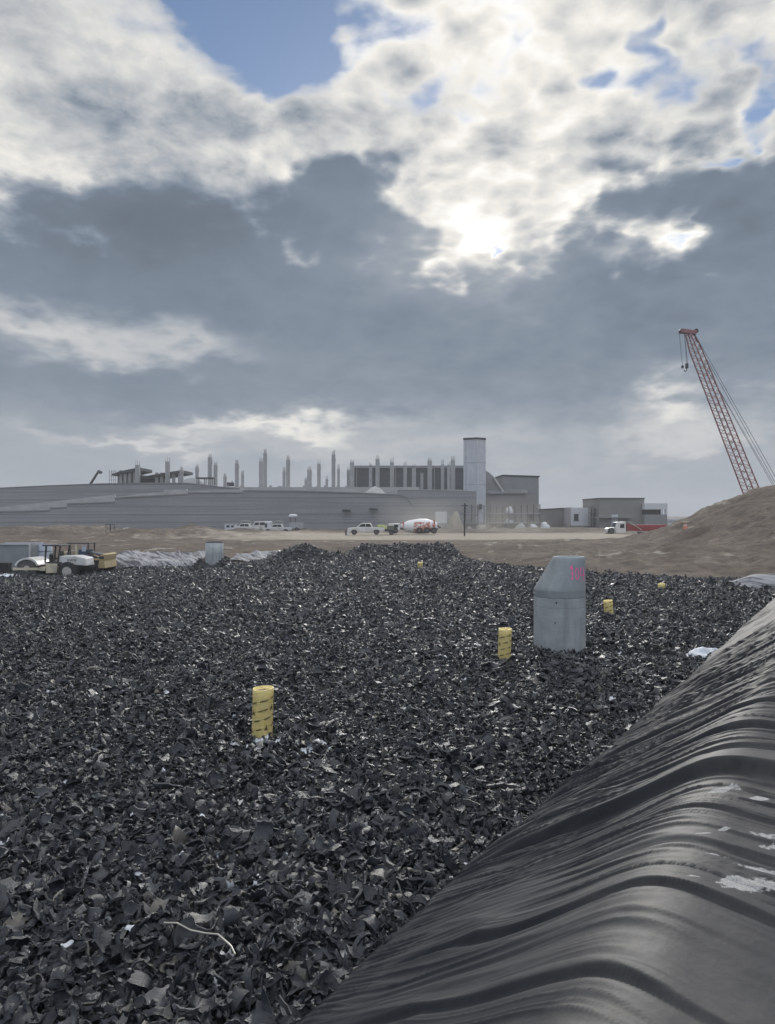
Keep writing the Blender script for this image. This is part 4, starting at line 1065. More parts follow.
for i_, px in enumerate((108.5, 113)):
    t = P(px, 529.5, 132); pp = thing('barricade', t, ('dark metal barricade on the rubble, left one of two', 'dark metal barricade on the rubble, right one of two')[i_], 'barricade', 'barricades on the rubble')
    m = MB()
    for x_ in (-.34, .34): m.tube([(x_, 0, -.5), (x_, 0, .9)], .05, 6)
    m.build('leg', M_blackm, pp)
    m = MB()
    for z_ in (.2, .85): m.span((-.38, -.03, z_), (.38, .03, z_ + .09))
    m.build('rail', M_blackm, pp)
X_ = 30.6; Y_ = 79.0; pp = thing('orange_barrel', (X_, Y_, gz(X_, Y_)), 'small orange barrel on the shoulder of the dirt hill', 'barrel')
m = MB(); m.loft([ring(0, 0, .24, -.1, 16), ring(0, 0, .22, .25, 16), ring(0, 0, .18, .27, 16), ring(0, 0, .15, .55, 16)]); m.build('barrel_body', M_orange, pp)
m = MB(); m.loft([ring(0, 0, .19, .32, 16), ring(0, 0, .18, .42, 16)]); m.build('pale_band', M_whitew, pp)
# ------------------------------------------------------------------ retaining walls
def wall(name, label, cat, top, base_py, d0_, d1_, mat, thick=1.2, cap=None):
    """top: (px, py) along the top edge; the wall runs from depth d0_ to d1_"""
    xs = [p[0] for p in top]; m = MB(); n = len(top); f = []; b = []
    for (px, py) in top:
        t = (px - xs[0]) / (xs[-1] - xs[0]); d = d0_ + (d1_ - d0_) * t
        v = P(px, py, d); w = P(px, base_py, d); f += [v, Vector((w.x, d, w.z))]; b += [v + Vector((0, thick, 0)), Vector((w.x, d + thick, w.z))]
    fs = []
    for i in range(n - 1):
        a0, a1 = 2 * i, 2 * i + 1; c0, c1 = 2 * i + 2, 2 * i + 3; N = 2 * n
        fs += [(a0, a1, c1, c0), (a0 + N, c0 + N, c1 + N, a1 + N), (a0, c0, c0 + N, a0 + N), (a1, a1 + N, c1 + N, c1)]
    N = 2 * n; fs += [(0, N, N + 1, 1), (N - 2, N - 1, 2 * N - 1, 2 * N - 2)]
    m.add(f + b, fs)
    t = thing(name, (0, 0, 0), label, cat)
    m.build('wall_face', mat, t)
    if cap:
        cm = MB()
        for i in range(n - 1):
            a0, c0 = f[2 * i], f[2 * i + 2]
            if abs((c0 - a0).x) < .4: continue
            z_ = (a0.z, c0.z); y0 = a0.y - .15; y1 = c0.y - .15; T = thick + .3; h = cap
            cm.add([(a0.x, y0, z_[0] + .003), (c0.x, y1, z_[1] + .003), (c0.x, y1 + T, z_[1] + .003), (a0.x, y0 + T, z_[0] + .003),
                    (a0.x, y0, z_[0] + h), (c0.x, y1, z_[1] + h), (c0.x, y1 + T, z_[1] + h), (a0.x, y0 + T, z_[0] + h)],
                   [(3, 2, 1, 0), (4, 5, 6, 7), (0, 1, 5, 4), (1, 2, 6, 5), (2, 3, 7, 6), (3, 0, 4, 7)])
        cm.build('coping', M_deckg, t)
    return t
M_deckg = simple('grey_coping', (.24, .24, .245), .85, (.17, .17, .175), .4, .6)
M_pale = simple('pale_terrace', (.46, .455, .45), .85, (.30, .295, .29), .35, .8, stretch=(1, 1, 3))
lw = wall('retaining_wall', 'long grey block retaining wall, the lower tier behind the parked row', 'retaining wall',
     [(-70, 514), (50, 511), (50.3, 508.5), (67, 508), (67.3, 504), (90, 503.5), (115, 502.5), (115.3, 498.5), (150, 496.5), (188, 494.8), (188.3, 493.2), (243, 493), (243.3, 491.2), (300, 491.6), (360, 493.5), (400, 495.5), (406, 497), (411, 503), (416, 512)], 533, 172, 166, M_wall, cap=.25)
m = MB(); v = P(343, 512.2, 166.4); w = P(351, 509.6, 166.4); m.span((v.x, 165.5, v.z), (w.x, 166.3, w.z)); v = P(370, 510.2, 166.4); w = P(378, 508.4, 166.4); m.span((v.x, 165.3, v.z), (w.x, 166.2, w.z)); m.build('dark_notch', M_dark, lw)  # dark boxes marking two dark notches on the wall face
wall('terrace_wall', 'pale stepped concrete strip running up above the lower grey wall', 'terrace wall',
     [(-70, 510), (0, 507), (40, 503), (66, 500), (115, 494.6), (115.4, 497), (140, 494), (164, 491.8), (164.4, 489.6), (187, 489.2), (187.3, 491.0), (245, 489.4), (245.3, 487.2), (300, 487.5), (352, 488.5)], 520, 180, 178, M_pale, 1.0)
wall('retaining_wall', 'upper tier of dark grey block wall under the frame building', 'retaining wall',
     [(-90, 490.5), (0, 488.2), (50, 485.8), (100, 484.0), (150, 483.2), (188, 483.4), (215, 486.5), (240, 489)], 516, 192, 186, M_wall, cap=.15)
wall('retaining_wall', 'grey block wall left of the tall pale tower', 'retaining wall', [(398, 489.8), (440, 490.3), (477, 491.2)], 532, 176, 175, M_wall, 6)
# ------------------------------------------------------------------ podium and columns
pod = thing('concrete_podium', (0, 0, 0), 'pale concrete podium slab carrying the bare columns', 'podium')
a = P(186, 487, 194); b = P(420, 490, 194)
m = MB(); m.span((a.x, 194, a.z - 4), (b.x, 262, a.z)); m.build('slab', M_deck, pod)
m = MB(); rr_ = random.Random(3); px = 188
while px < 404:
    w_ = rr_.uniform(8, 22); a1 = P(px, 488.4 + rr_.uniform(-1.2, .5), 193.5); b1 = P(min(px + w_, 406), 492, 193.5); m.span((a1.x, 193.2, b1.z - 1), (b1.x, 193.9, a1.z)); px += w_ + rr_.uniform(0, 3)
m.build('edge_panel', M_pale, pod)
m = MB(); x = 0
for px in np.arange(190, 350, 4.2):
    v = P(px, 487, 196); h = rr_.uniform(.3, 1.0)
    if rr_.random() < .5: m.span((v.x, 196, v.z - .2), (v.x + rr_.uniform(.3, 1.2), 197, v.z + h * .6))
m.build('stacked_formwork', M_colm, pod)
ORD = ['first', 'second', 'third', 'fourth', 'fifth', 'sixth', 'seventh', 'eighth', 'ninth', 'tenth', 'eleventh', 'twelfth', 'thirteenth', 'fourteenth', 'fifteenth', 'sixteenth', 'seventeenth', 'eighteenth', 'nineteenth', 'twentieth']
colsL = [(182, 470, 3.2), (197.5, 467.5, 3), (210.5, 457.5, 3.6), (216, 465, 3.2), (225.5, 476.5, 2.8), (237.4, 463.5, 3.4), (243, 474.5, 2.8), (261.5, 461.5, 3.6), (265.6, 453, 3.2),
         (284.6, 471, 3), (288.6, 460, 3.4), (306.6, 480, 3), (310, 469.8, 4), (319.4, 464, 3.6), (327.3, 479, 2.6), (334, 454.5, 3.6), (339, 468.5, 2.6), (348.8, 470, 3), (352.6, 462.5, 4)]
colsR = [(371, 467, 3), (378, 459, 4), (392.5, 462.2, 3.8), (405.6, 465.3, 3.4), (414.4, 468, 3.8), (422.4, 473, 3), (430.2, 461, 4.2), (443, 464.5, 3.2), (449.2, 466.5, 3), (453.4, 460.2, 4)]
def ring4(w, z): return [(-w, -w, z), (w, -w, z), (w, w, z), (-w, w, z)]
def column(px, py, wpx, d, zbase, label):
    v = P(px, py, d); h = v.z - zbase; w = wpx / F * d / 2
    t = thing('concrete_column', (v.x, d, zbase), label, 'column', 'bare concrete columns rising from the podium', rz=random.uniform(-.1, .1))
    m = MB(); m.loft([ring4(w, 0), ring4(w, h)], True, False); m.build('shaft', M_colm, t, .04)
    m = MB(); m.span((w + .003, -w * .9, h * .82), (w * 1.25, w * .9, h * .82 + .4)); m.build('corbel', M_colm, t)
    m = MB()
    for a_ in (-.6, 0, .6):
        for b_ in (-.6, .6): m.tube([(a_ * w, b_ * w, h - .02), (a_ * w * 1.1, b_ * w, h + random.uniform(.5, 1.3))], .035, 4)
    m.build('rebar', M_steel, t)
for i, (px, py, w) in enumerate(colsL):
    d = 198 + (i * 7 % 5) * 6
    column(px, py, w, d, 10.4, 'bare concrete column, %s from the left, between the frame building and louvred hall' % ORD[i])
for i, (px, py, w) in enumerate(colsR):
    d = 196 + (i * 3 % 4) * 3
    column(px, py, w, d, 6 if i > 1 else 10.4, 'bare concrete column, %s from the left, in front of the louvred hall' % ORD[i])
# louvred hall behind the columns
D_ = 214
a = P(354, 468.3, D_); b = P(465, 494, D_)
hall = thing('louvred_hall', (0, 0, 0), 'long dark hall with horizontal louvres behind the right columns', 'hall')
m = MB(); m.span((a.x, D_, b.z - 6), (b.x, D_ + 22, a.z)); m.build('hall_wall', M_dark, hall)
m = MB()
a2 = P(354, 466.8, D_); m.span((a.x - .2, D_ - .8, a.z + .003), (b.x, D_ + 22, a2.z + .3)); m.build('roof_parapet', M_deckg, hall)
m = MB()
for py in np.arange(470.4, 489, 2.0): v = P(0, py, D_); m.span((a.x, D_ - .3, v.z), (b.x, D_ - .01, v.z + .24))
m.build('louvre', simple('louvre_metal', (.15, .155, .165), .7), hall)
m = MB()
for px in np.arange(357, 464, 19.4): v = P(px, 0, D_); m.span((v.x, D_ - .5, b.z - 5), (v.x + .16, D_ - .31, a.z)) 
m.build('mullion', M_colm, hall)
m = MB(); a3 = P(404, 489.5, 188); b3 = P(466, 492, 188); m.span((a3.x, 188, b3.z - 5), (b3.x, 213, a3.z)); tag(m.build('concrete_terrace', M_deck), 'pale terrace slab in front of the louvred hall', 'terrace')
# pale rubble heap at the end of the podium
hx = P(375, 490, 184); n = 30; u = np.linspace(-1, 1, n); U, V = np.meshgrid(u, u); r_ = np.sqrt(U * U + V * V)
o = grid_mesh('rubble_heap', hx.x + U * 3.4, 184 + V * 3, hx.z - 2.2 + (3.6 + .8 * fbm(U * 2, V * 2, 3, 402)) * np.clip(1 - r_, 0, 1) ** .7, M_pale)
tag(o, 'pale rubble heap at the right end of the podium edge', 'rubble heap')
hx = P(193, 486, 204); o = grid_mesh('gravel_heap', hx.x + U * 4.6, 204 + V * 3, hx.z - .8 + 3.1 * np.clip(1 - r_ ** 2, 0, 1) + .2 * fbm(U * 2, V * 2, 3, 405), M_colm)
tag(o, 'rounded grey heap right of the frame building', 'heap')
tb = thing('site_shelter', P(204.5, 484, 200), 'small flat roofed shelter on posts among the columns', 'shelter')
m = MB(); m.span((-1.9, -1, 1.3), (2.6, 1.4, 1.7)); m.build('roof', M_dark, tb)
m = MB()
for x_ in (-1.7, .2, 2.3): m.span((x_, -.9, -1), (x_ + .2, -.7, 1.3)); m.span((x_, 1.0, -1), (x_ + .2, 1.2, 1.3))
m.build('post', M_steel, tb)
gn = thing('generator_set', P(231, 486.3, 199), 'small black generator standing on the podium', 'generator')
m = MB(); m.span((-.9, -.5, 0), (.9, .5, 1.0)); m.build('housing', M_blackm, gn, .05); m = MB(); m.tube([(.4, 0, 1), (.4, 0, 1.4)], .1, 8); m.build('exhaust', M_blackm, gn)
# ------------------------------------------------------------------ frame building (left)
D_ = 205
fb = thing('frame_building', (0, 0, 0), 'unfinished concrete frame building with sloping dark roof slabs, far left', 'unfinished building')
def sl(m, px0, py0, px1, py1, th, y0=D_, y1=D_ + 12):
    a = P(px0, py0, D_); b = P(px1, py1, D_); m.prism([(a.x, a.z), (b.x, b.z), (b.x, b.z - th), (a.x, a.z - th)], y0, y1)
m = MB(); sl(m, 117, 472, 139, 467.3, .8); sl(m, 112, 473.5, 118, 472.8, .5); m.build('roof_slab', M_dark, fb)
m = MB(); sl(m, 149, 475.4, 182, 470, .7); sl(m, 140, 475.5, 152, 475.8, .7); m.build('roof_slab', M_dark, fb)
for px in (119, 123.5, 128, 133, 137, 155, 160, 166, 172, 178):
    a = P(px, 473.5, D_); m = MB(); m.span((a.x, D_ + .5, 10.0), (a.x + .7, D_ + 1.2, a.z + (.9 if px < 140 else .3))); m.build('column', M_colm, fb)
m = MB(); a = P(118, 474.5, D_ + 4); b = P(139, 0, D_ + 4); m.span((a.x, D_ + 4, 10), (b.x, D_ + 11, a.z)); m.build('back_wall', simple('grey_infill', (.20, .205, .215), .85, (.10, .105, .11), .7, .8, stretch=(2, 1, .3)), fb)
m = MB(); a = P(140, 476.5, D_ + 4); b = P(158, 0, D_ + 4); m.span((a.x, D_ + 4, 10), (b.x, D_ + 11, a.z)); m.build('back_wall', M_dark, fb)
for px, py, w in ((138, 465, 3.8), (168, 461.5, 3.6)):
    a = P(px, py, D_ - 1); m = MB(); ww = w / F * D_ / 2; m.span((a.x - ww, D_ - 1.5, 9.5), (a.x + ww, D_ - .3, a.z)); st_ = m.build('stair_core', M_colm, fb)
    m = MB()
    for q_ in (-.5, 0, .5): m.tube([(a.x + q_, D_ - .9, a.z - .05), (a.x + q_, D_ - .9, a.z + random.uniform(.6, 1.5))], .04, 4)
    m.build('rebar', M_steel, st_)
m = MB()
for px in (109.8, 112, 114.2, 116.2): a = P(px, 470, D_ - .5); m.tube([(a.x, D_ - .5, 10), (a.x, D_ - .5, a.z)], .06, 4)
for py in (472, 476, 480): a = P(109.5, py, D_ - .5); b = P(117, py, D_ - .5); m.tube([a, b], .05, 4)
m.build('scaffold_tube', M_steel, fb)
# distant excavator arm
ea = thing('boom_lift', P(89, 486, 203), 'dark tilted machine boom rising above the upper wall at far left', 'boom lift')
m = MB(); m.tube([(0, 0, -.3), (2.7, 0, 4.0)], .32, 4, rs=[.38, .30]); bm_ = m.build('boom', M_blackm, ea)
m = MB(); m.box((3.0, 0, 3.7), (.9, .9, .7), ry=.5); m.build('bucket', M_blackm, bm_)
m = MB(); m.span((-1.4, -1.2, -1.6), (1.4, 1.2, -.2)); m.build('base_body', M_yellow_m, ea, .1)
# ------------------------------------------------------------------ tower
a = P(464, 0, 186); c = P(477, 0, 184.5); b = P(486, 0, 186.5)
zt = P(0, 440.8, 185).z
tw = thing('stair_tower', (c.x, 184.5, .3), 'tall pale lavender grey panelled tower beside the louvred hall', 'tower')
A = Vector((a.x - c.x, 1.6)); B = Vector((b.x - c.x, 1.5))
def tring(z, e=0):
    pts = [Vector((0, 0)), B, A + B, A]; ce = (A + B) / 2
    return [(ce.x + (p.x - ce.x) * (1 + e), ce.y + (p.y - ce.y) * (1 + e), z) for p in pts]
m = MB(); m.loft([tring(0), tring(zt)], True, False); m.build('panelled_wall', M_tower, tw)
m = MB(); m.loft([tring(zt + .003, .03), tring(zt + .5, .03)], True, False); m.build('roof_edge', M_dark, tw)
m = MB(); m.box((1.0, .1, P(0, 508, 185).z), (.9, .25, 1.2), rz=.6); m.build('wall_opening', M_dark, tw)
# ------------------------------------------------------------------ right building
rb = thing('grey_block_building', (0, 0, 0), 'windowless grey brown building right of the tall tower', 'building')
D_ = 196; a = P(503, 476, D_); b = P(539.3, 477.2, D_)
m = MB(); m.prism([(a.x, 0), (b.x, 0), (b.x, b.z), (a.x, a.z)], D_, D_ + 24); m.build('main_wall', M_bldg2, rb)
m = MB(); m.prism([(a.x - .1, a.z + .003), (b.x + .2, b.z + .003), (b.x + .2, b.z + .35), (a.x - .1, a.z + .35)], D_ - .2, D_ + 24.2); m.build('roof_edge', M_dark, rb)
D_ = 191; pr_ = [P(486.2, 532, D_), P(486.2, 470.8, D_), P(489, 472, D_), P(495, 477.2, D_), P(503.5, 491.5, D_), P(503.5, 532, D_)]
m = MB(); m.prism([(v.x, v.z) for v in pr_], D_, D_ + 4); m.build('gable_wall', M_bldg2, rb)
m = MB(); v0 = P(494, 477, D_ - .4); v1 = P(503.5, 492, D_ - .4); m.tube([v0, v1], .28, 4); m.build('stair_stringer', M_pale, rb)
D_ = 188; a = P(484.5, 492.6, D_); b = P(537.5, 493.5, D_)
m = MB(); m.span((a.x, D_, 0), (b.x, D_ + 2.9, b.z)); m.build('lower_wall', M_bldg, rb)
m = MB(); a1 = P(487, 491.4, D_ - .3); b1 = P(526, 493.6, D_ - .3); m.span((a1.x, D_ - .4, b1.z), (b1.x, D_ + .5, a1.z)); m.build('ledge', M_colm, rb)
m = MB()
for px in np.arange(505, 527, 2): v = P(px, 493, D_); m.span((v.x, D_ - .6, v.z - .1), (v.x + .14, D_ - .45, v.z + .9))
m.build('railing', M_pale, rb)
m = MB(); a1 = P(522, 490.6, D_); b1 = P(527.5, 493.4, D_); m.span((a1.x, D_ - .35, b1.z), (b1.x, D_ + 1, a1.z)); m.build('roof_unit', M_pale, rb)
# scaffold in front
D_ = 173; sc_ = thing('scaffold', (0, 0, 0), 'dark scaffold of thin uprights in the dust below the tower', 'scaffold')
m = MB()
for row, dd in enumerate((D_, D_ + 2.2)):
    for px in np.arange(466, 542, 6.2):
        v = P(px, 504 + 2 * math.sin(px * 3), dd); m.tube([(v.x, dd, 0), (v.x, dd, v.z)], .12, 4)
m.build('upright', M_steel, sc_)
m = MB()
for py in (513.8, 523.2):
    a1 = P(465, py, D_); b1 = P(541, py, D_); m.span((a1.x, D_ - .15, a1.z), (b1.x, D_ - .11, a1.z + .18)); m.span((a1.x, D_ + 2.3, a1.z), (b1.x, D_ + 2.34, a1.z + .18))
m.build('ledger', simple('galvanised', (.33, .33, .35), .6), sc_)
m = MB(); a1 = P(486, 514.5, D_); b1 = P(541, 514.5, D_); m.span((a1.x, D_ + .12, a1.z), (b1.x, D_ + 2.0, a1.z + .2)); a1 = P(466, 524, D_); m.span((a1.x, D_ + .12, a1.z), (b1.x, D_ + 2.0, a1.z + .2)); m.build('deck_board', M_bldg, sc_)
m = MB()
for (x0, x1) in ((466, 478.4), (491, 503), (528, 540)):
    m.tube([P(x0, 523.5, D_ - .12), P(x1, 514, D_ - .12)], .08, 4); m.tube([P(x0, 532, D_ - .12), P(x1, 523.5, D_ - .12)], .08, 4)
m.build('brace', M_steel, sc_)
def clump(name, px0, px1, py0, py1, d, mat, label, cat, seed, th=2.0):
    a = P(px0, py0, d); b = P(px1, py1, d); n = 20; rings = []
    for i in range(9):
        t = i / 8; z = b.z + (a.z - b.z) * t; r_ = math.sqrt(max(0, 1 - (t * 1.02 - .12) ** 2 * (1.2 if t > .12 else 0))) 
        rings.append([((a.x + b.x) / 2 + (b.x - a.x) / 2 * r_ * math.cos(2 * PI * j / n) * (1 + .10 * math.sin(j * 2.3 + i + seed)), d + th / 2 * r_ * math.sin(2 * PI * j / n), z + .06 * math.sin(j * 3 + i)) for j in range(n)])
    for i, rg in enumerate(rings):
        rings[i] = [(x + (x - (a.x + b.x) / 2) * .28 * float(vnoise(x * 1.1 + seed, z * 1.3, 400)), y, z + .45 * (i / 8) * float(vnoise(x * 1.3 + seed, y, 410))) for (x, y, z) in rg]
    m = MB(); m.loft(rings); return tag(m.build(name, mat), label, cat)
clump('wrapped_bundle', 506.5, 513.5, 508, 513.6, D_ + .9, M_whitew, 'white wrapped bundle on the upper scaffold deck', 'bundle', 1, 1.4)
clump('wrapped_bundle', 505.5, 514.5, 518.8, 523.6, D_ + .9, M_whitew, 'white wrapped bundle on the lower scaffold deck', 'bundle', 2, 1.4)
clump('covered_pile', 539.5, 552, 522.5, 530.5, 180, M_whitew, 'white covered pile at the right foot of the scaffold', 'covered pile', 3, 3)
clump('covered_pile', 530, 538, 523.5, 532.5, 170, M_whitew, 'white covered pile under the right end of the scaffold', 'covered pile', 4, 2)
clump('covered_pile', 490.5, 498, 528, 533, 166, M_tan, 'low tan covered pile below the tower', 'covered pile', 5, 2)
clump('storage_tank', 449.5, 462.5, 512, 533, 168, M_tan, 'tan round topped tank in the dust left of the scaffold', 'tank', 6, 3)
clump('covered_pile', 466, 474, 526, 532.5, 169, M_bldg, 'brown covered pile under the left end of the scaffold', 'covered pile', 8, 2)
clump('covered_pile', 476.5, 487, 524.5, 532, 169.5, M_tan, 'tan covered pile at the foot of the tower', 'covered pile', 9, 2)
clump('covered_pile', 515, 527, 525, 532, 169, M_colm, 'grey covered pile under the middle of the scaffold', 'covered pile', 10, 2)
m = MB(); a1 = P(492, 523.8, D_ + 1.2); b1 = P(527, 532, D_ + 1.2); m.span((a1.x, D_ + 1.3, .3), (b1.x, D_ + 1.42, a1.z)); m.build('debris_net', M_dark, sc_)
m = MB(); a1 = P(529, 514, D_ + 1.2); b1 = P(535, 523, D_ + 1.2); m.span((a1.x, D_ + 1.3, b1.z), (b1.x, D_ + 1.42, a1.z)); m.build('debris_net', M_bldg, sc_)
sb = thing('site_board', P(441.5, 533, 165), 'white board on posts behind the mixer truck', 'board')
m = MB(); m.span((-1.2, 0, 2.1), (1.25, .1, 4.6)); m.build('panel', M_whitew, sb)
m = MB(); m.span((-1.0, .11, -.5), (-.85, .25, 4.3)); m.span((.85, .11, -.5), (1.0, .25, 4.3)); m.build('post', M_steel, sb)
# ------------------------------------------------------------------ right cluster
D_ = 204; a = P(536, 510.2, D_); b = P(572, 508.3, D_)
w_ = thing('low_grey_building', (0, 0, 0), 'low grey brown building left of the white clad block', 'building')
m = MB(); m.prism([(a.x, 0), (b.x, 0), (b.x, b.z), (a.x, a.z)], D_, D_ + 14); m.build('wall', M_bldg, w_)
m = MB(); m.prism([(a.x, a.z + .003), (b.x, b.z + .003), (b.x, b.z + .25), (a.x, a.z + .25)], D_ - .2, D_ + 14.2); m.build('roof_edge', M_dark, w_)
D_ = 196; a = P(571.5, 507.6, D_); b = P(591, 526, D_)
w_ = thing('white_clad_block', (0, 0, 0), 'white clad block with one small square window', 'building')
m = MB(); m.span((a.x, D_, 0), (b.x, D_ + 10, a.z)); m.build('wall', M_whitew, w_)
a = P(574.5, 514.4, D_); b = P(579, 520.6, D_); m = MB(); m.span((a.x, D_ - .05, b.z), (b.x, D_ - .003, a.z)); wi = m.build('window', M_glass, w_)
m = MB(); m.span((a.x - .12, D_ - .09, b.z - .15), (b.x + .12, D_ - .003, b.z - .003)); m.span((a.x - .12, D_ - .09, a.z + .003), (b.x + .12, D_ - .003, a.z + .12)); m.build('frame', M_steel, wi)
a = P(571.5, 526, 195); b = P(592, 527, 195); m = MB(); m.span((a.x, 195, b.z - .1), (b.x, 195.95, a.z + .1)); m.build('base_ledge', M_bldg, w_)
m = MB(); sct = thing('stair_scaffold', (0, 0, 0), 'small brown scaffold between the white block and grey block', 'scaffold')
for px in (591.5, 594.3, 597, 599.6): v = P(px, 507, 192); m.tube([(v.x, 192, 0), (v.x, 192, v.z)], .09, 4); m.tube([(v.x, 194, 0), (v.x, 194, v.z)], .09, 4)
m.build('upright', M_steel, sct)
m = MB()
for py in (509, 513.5, 518, 522.5): a = P(591, py, 192); b = P(600, py, 192); m.span((a.x, 191.95, a.z), (b.x, 194.05, a.z + .2))
m.build('deck_board', M_bldg, sct)
D_ = 189; a = P(599.8, 499, D_); b = P(644.8, 536, D_)
w_ = thing('grey_block_building', (0, 0, 0), 'tall flat grey brown block behind the white truck cab', 'building')
m = MB(); m.span((a.x, D_, 0), (b.x, D_ + 16, a.z)); m.build('wall', M_bldg, w_)
m = MB(); m.span((a.x - .15, D_ - .15, a.z + .003), (b.x + .15, D_ + 16.1, a.z + .3)); m.build('roof_edge', M_steel, w_)
a1 = P(597, 517, D_ - 1); b1 = P(632, 518, D_ - 1); m = MB(); m.span((a1.x, D_ - 1.2, b1.z), (b1.x, D_ - .003, a1.z)); m.build('canopy', M_bldg2, w_)
a1 = P(612, 518, D_); m = MB(); m.span((a1.x, D_ - .06, .3), (a1.x + 1.6, D_ - .003, 3.6)); m.build('door', M_whitew, w_)
D_ = 187; a = P(645.2, 503.3, D_); b = P(668, 532, D_)
w_ = thing('white_roofed_building', (0, 0, 0), 'white roofed low building with a dark window band behind the dump truck', 'building')
zA = P(0, 509.4, D_).z; zB = P(0, 514.6, D_).z
m = MB(); m.span((a.x, D_, zA), (b.x, D_ + 12, a.z)); m.build('roof_fascia', M_whitew, w_)
m = MB(); m.span((a.x, D_ + .8, zB + .003), (b.x - 1.0, D_ + 12, zA - .003)); m.build('window', M_glass, w_)
m = MB(); m.span((a.x, D_ + .05, 0), (b.x - .05, D_ + 12, zB)); m.build('wall', M_bldg2, w_)
m = MB(); m.span((P(661.5, 0, D_).x, D_ + .02, zB + .003), (P(664, 0, D_).x, D_ + .7, zA - .003)); m.span((b.x - .5, D_ + .02, zB + .003), (b.x, D_ + .7, zA - .003)); m.build('pillar', M_whitew, w_)
a = P(668.5, 518.8, 205); b = P(684, 530, 205); w_ = thing('white_shed', ((a.x + b.x) / 2, 205, .3), 'white shed roof just visible between the low building and dirt hill', 'shed')
hw = (b.x - a.x) / 2; m = MB(); m.span((-hw, 0, 0), (hw, 5, a.z - .8)); m.build('wall', M_whitew, w_); m = MB(); m.span((-hw - .2, -.3, a.z - .79), (hw + .2, 5.3, a.z - .3)); m.build('roof', M_whitew, w_)
# ------------------------------------------------------------------ crane
CD = 108.0
foot = P(766, 536, CD); tip = P(690, 333.5, CD)
cr_ = thing('lattice_boom_crane', (foot.x, CD, gz(foot.x, CD)), 'red lattice boom crane rising from behind the dirt hill at right', 'crane')
o0 = Vector((foot.x, CD, gz(foot.x, CD)))
f0 = foot - o0 + Vector((0, 0, 1.2)); t0 = tip - o0
ax_ = (t0 - f0); Lb = ax_.length; ax_.normalize()
s1 = Vector((0, 1, 0)); s2 = ax_.cross(s1).normalized(); s1 = s2.cross(ax_).normalized()
c1 = (s1 * math.cos(R(38)) + s2 * math.sin(R(38))); c2 = (-s1 * math.sin(R(38)) + s2 * math.cos(R(38)))
def corner(t, k):
    w = np.interp(t, [0, .08, .92, 1], [.35, .82, .58, .35]); sg = ((-1, -1), (1, -1), (1, 1), (-1, 1))[k]
    return f0 + ax_ * (t * Lb) + c1 * (w * sg[0]) + c2 * (w * sg[1])
m = MB()
for k4 in range(4): m.tube([corner(t, k4) for t in (0, .08, .25, .5, .75, .92, 1)], .095, 6)
bo = m.build('boom_chord', M_boom, cr_)
m = MB(); N = 26
for i in range(N):
    ta, tb_ = i / N, (i + 1) / N; tm = (ta + tb_) / 2
    for k4 in range(4):
        kn = (k4 + 1) % 4
        m.tube([corner(ta, k4), corner(tm, kn)], .05, 4); m.tube([corner(tm, kn), corner(tb_, k4)], .05, 4)
m.build('boom_lacing', M_boomw, bo)
m = MB(); m.box(t0 + Vector((-.2, 0, .25)), (2.2, .9, .55), ry=R(8)); hd_ = m.build('boom_head', M_boom, cr_, .05)
for dx_ in (-1.1, .9):
    m = MB(); m.disc_y(t0 + Vector((dx_, 0, .35)), .32, -.3, .3, 16); m.build('sheave', M_blackm, hd_)
m = MB()
hk = P(687.6, 364, CD) - o0; h2 = P(683.2, 366, CD) - o0
m.tube([t0 + Vector((-.75, -.1, .1)), hk], .03, 4); m.tube([t0 + Vector((-.6, .1, .1)), hk + Vector((.1, 0, 0))], .03, 4); m.tube([t0 + Vector((-1.4, 0, .1)), h2], .03, 4)
m.build('hoist_rope', M_rope, cr_)
m = MB(); m.box(hk + Vector((0, 0, -.25)), (.36, .25, .7)); m.tube([hk + Vector((0, 0, -.6)), hk + Vector((-.05, 0, -.9)), hk + Vector((-.25, 0, -1.05)), hk + Vector((-.4, 0, -.85))], .07, 6); m.build('hook_block', M_blackm, cr_)
m = MB(); m.box(h2 + Vector((0, 0, -.1)), (.32, .32, .45)); m.build('headache_ball', M_blackm, cr_, .1)
mast = o0 * 0 + Vector((3.9, 0, 3.5))
m = MB()
for dy in (-.5, .5): m.tube([t0 + Vector((.5, dy * .5, .2)), mast + Vector((0, dy, 0))], .035, 5)
for dy in (-.3, .3): m.tube([f0 + ax_ * (Lb * .86) + s2 * -.3, mast + Vector((-.5, dy, -.2))], .03, 5)
m.build('pendant_line', M_rope, cr_)
m = MB(); m.span((.3, -1.5, 1.0), (8.5, 1.5, 2.9)); m.build('machine_house', M_boom, cr_, .08)
m = MB(); m.span((8.52, -1.7, 1.0), (9.6, 1.7, 2.8)); m.build('counterweight', M_blackm, cr_, .05)
m = MB(); m.span((-1.0, -2.6, 1.1), (.9, -1.52, 3.1)); cb = m.build('operator_cab', M_boomw, cr_, .05)
m = MB(); m.span((-.9, -2.62, 1.9), (.7, -2.603, 2.9)); m.build('window', M_glass, cb)
m = MB()
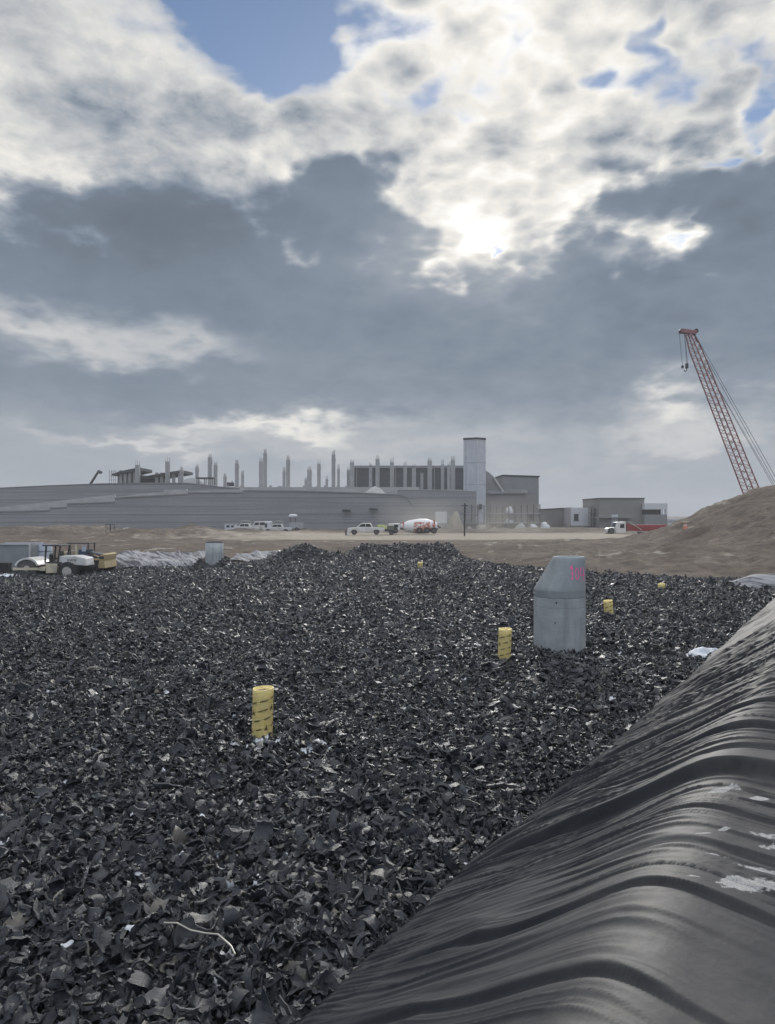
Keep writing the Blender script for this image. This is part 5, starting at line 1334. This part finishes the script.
for dy in (-.9, .9): m.tube([(2.4, dy, 2.8), mast + Vector((0, dy * .5, 0))], .09, 6); m.tube([(6.4, dy, 2.8), mast + Vector((0, dy * .5, 0))], .09, 6)
m.build('gantry', M_boom, cr_)
for y_ in (-2.5, 1.6):
    m = MB(); ra = [R(v) for v in range(90, 271, 15)]; rb2 = [R(v) for v in range(-90, 91, 15)]
    m.prism([(-1.8 + .5 * math.cos(t), .5 + .5 * math.sin(t)) for t in ra] + [(5.4 + .5 * math.cos(t), .5 + .5 * math.sin(t)) for t in rb2], y_, y_ + .9); m.build('crawler_track', M_black, cr_)
m = MB(); m.span((-.5, -1.58, .5), (4.2, 1.58, .95)); m.build('undercarriage', M_blackm, cr_)
# ------------------------------------------------------------------ air: drifting road dust and light haze
def volume(name, density, color, aniso=.3, noise=None):
    m = bpy.data.materials.new(name); m.use_nodes = True; t = m.node_tree; t.nodes.clear()
    out = t.nodes.new('ShaderNodeOutputMaterial'); v = t.nodes.new('ShaderNodeVolumePrincipled')
    v.inputs['Color'].default_value = color + (1,); v.inputs['Density'].default_value = density; v.inputs['Anisotropy'].default_value = aniso
    t.links.new(v.outputs[0], out.inputs['Volume'])
    if noise:
        nt_cur[0] = t; o = OBJ(); n = NOISE(o, noise, 4, .6)
        g = t.nodes.new('ShaderNodeTexCoord').outputs['Generated']; x, y, z = SEP(g)
        fall = M('MULTIPLY', MAP(z, 1.0, .0), M('MULTIPLY', MAP(M('ABSOLUTE', M('SUBTRACT', x, .5)), .5, .2), MAP(M('ABSOLUTE', M('SUBTRACT', y, .5)), .5, .25)))
        _in(v.inputs['Density'], M('MULTIPLY', M('MULTIPLY', MAP(n, .38, .7), fall), density)); nt_cur[0] = nt
    return m
if HAZE:
    m = MB(); m.span((-1000, -400, -4), (1000, 2100, 46)); hz = m.build('haze', volume('haze_air', HAZE, (.86, .89, .95), .2)); tag(hz, kind='stuff')
if DUST:
    m = MB(); a = P(372, 0, 140); b = P(560, 0, 140); m.span((a.x, 126, .2), (b.x, 160, 7.0)); du_ = m.build('dust', volume('dust_air', DUST, (.93, .88, .80), .2, .12)); tag(du_, kind='stuff')
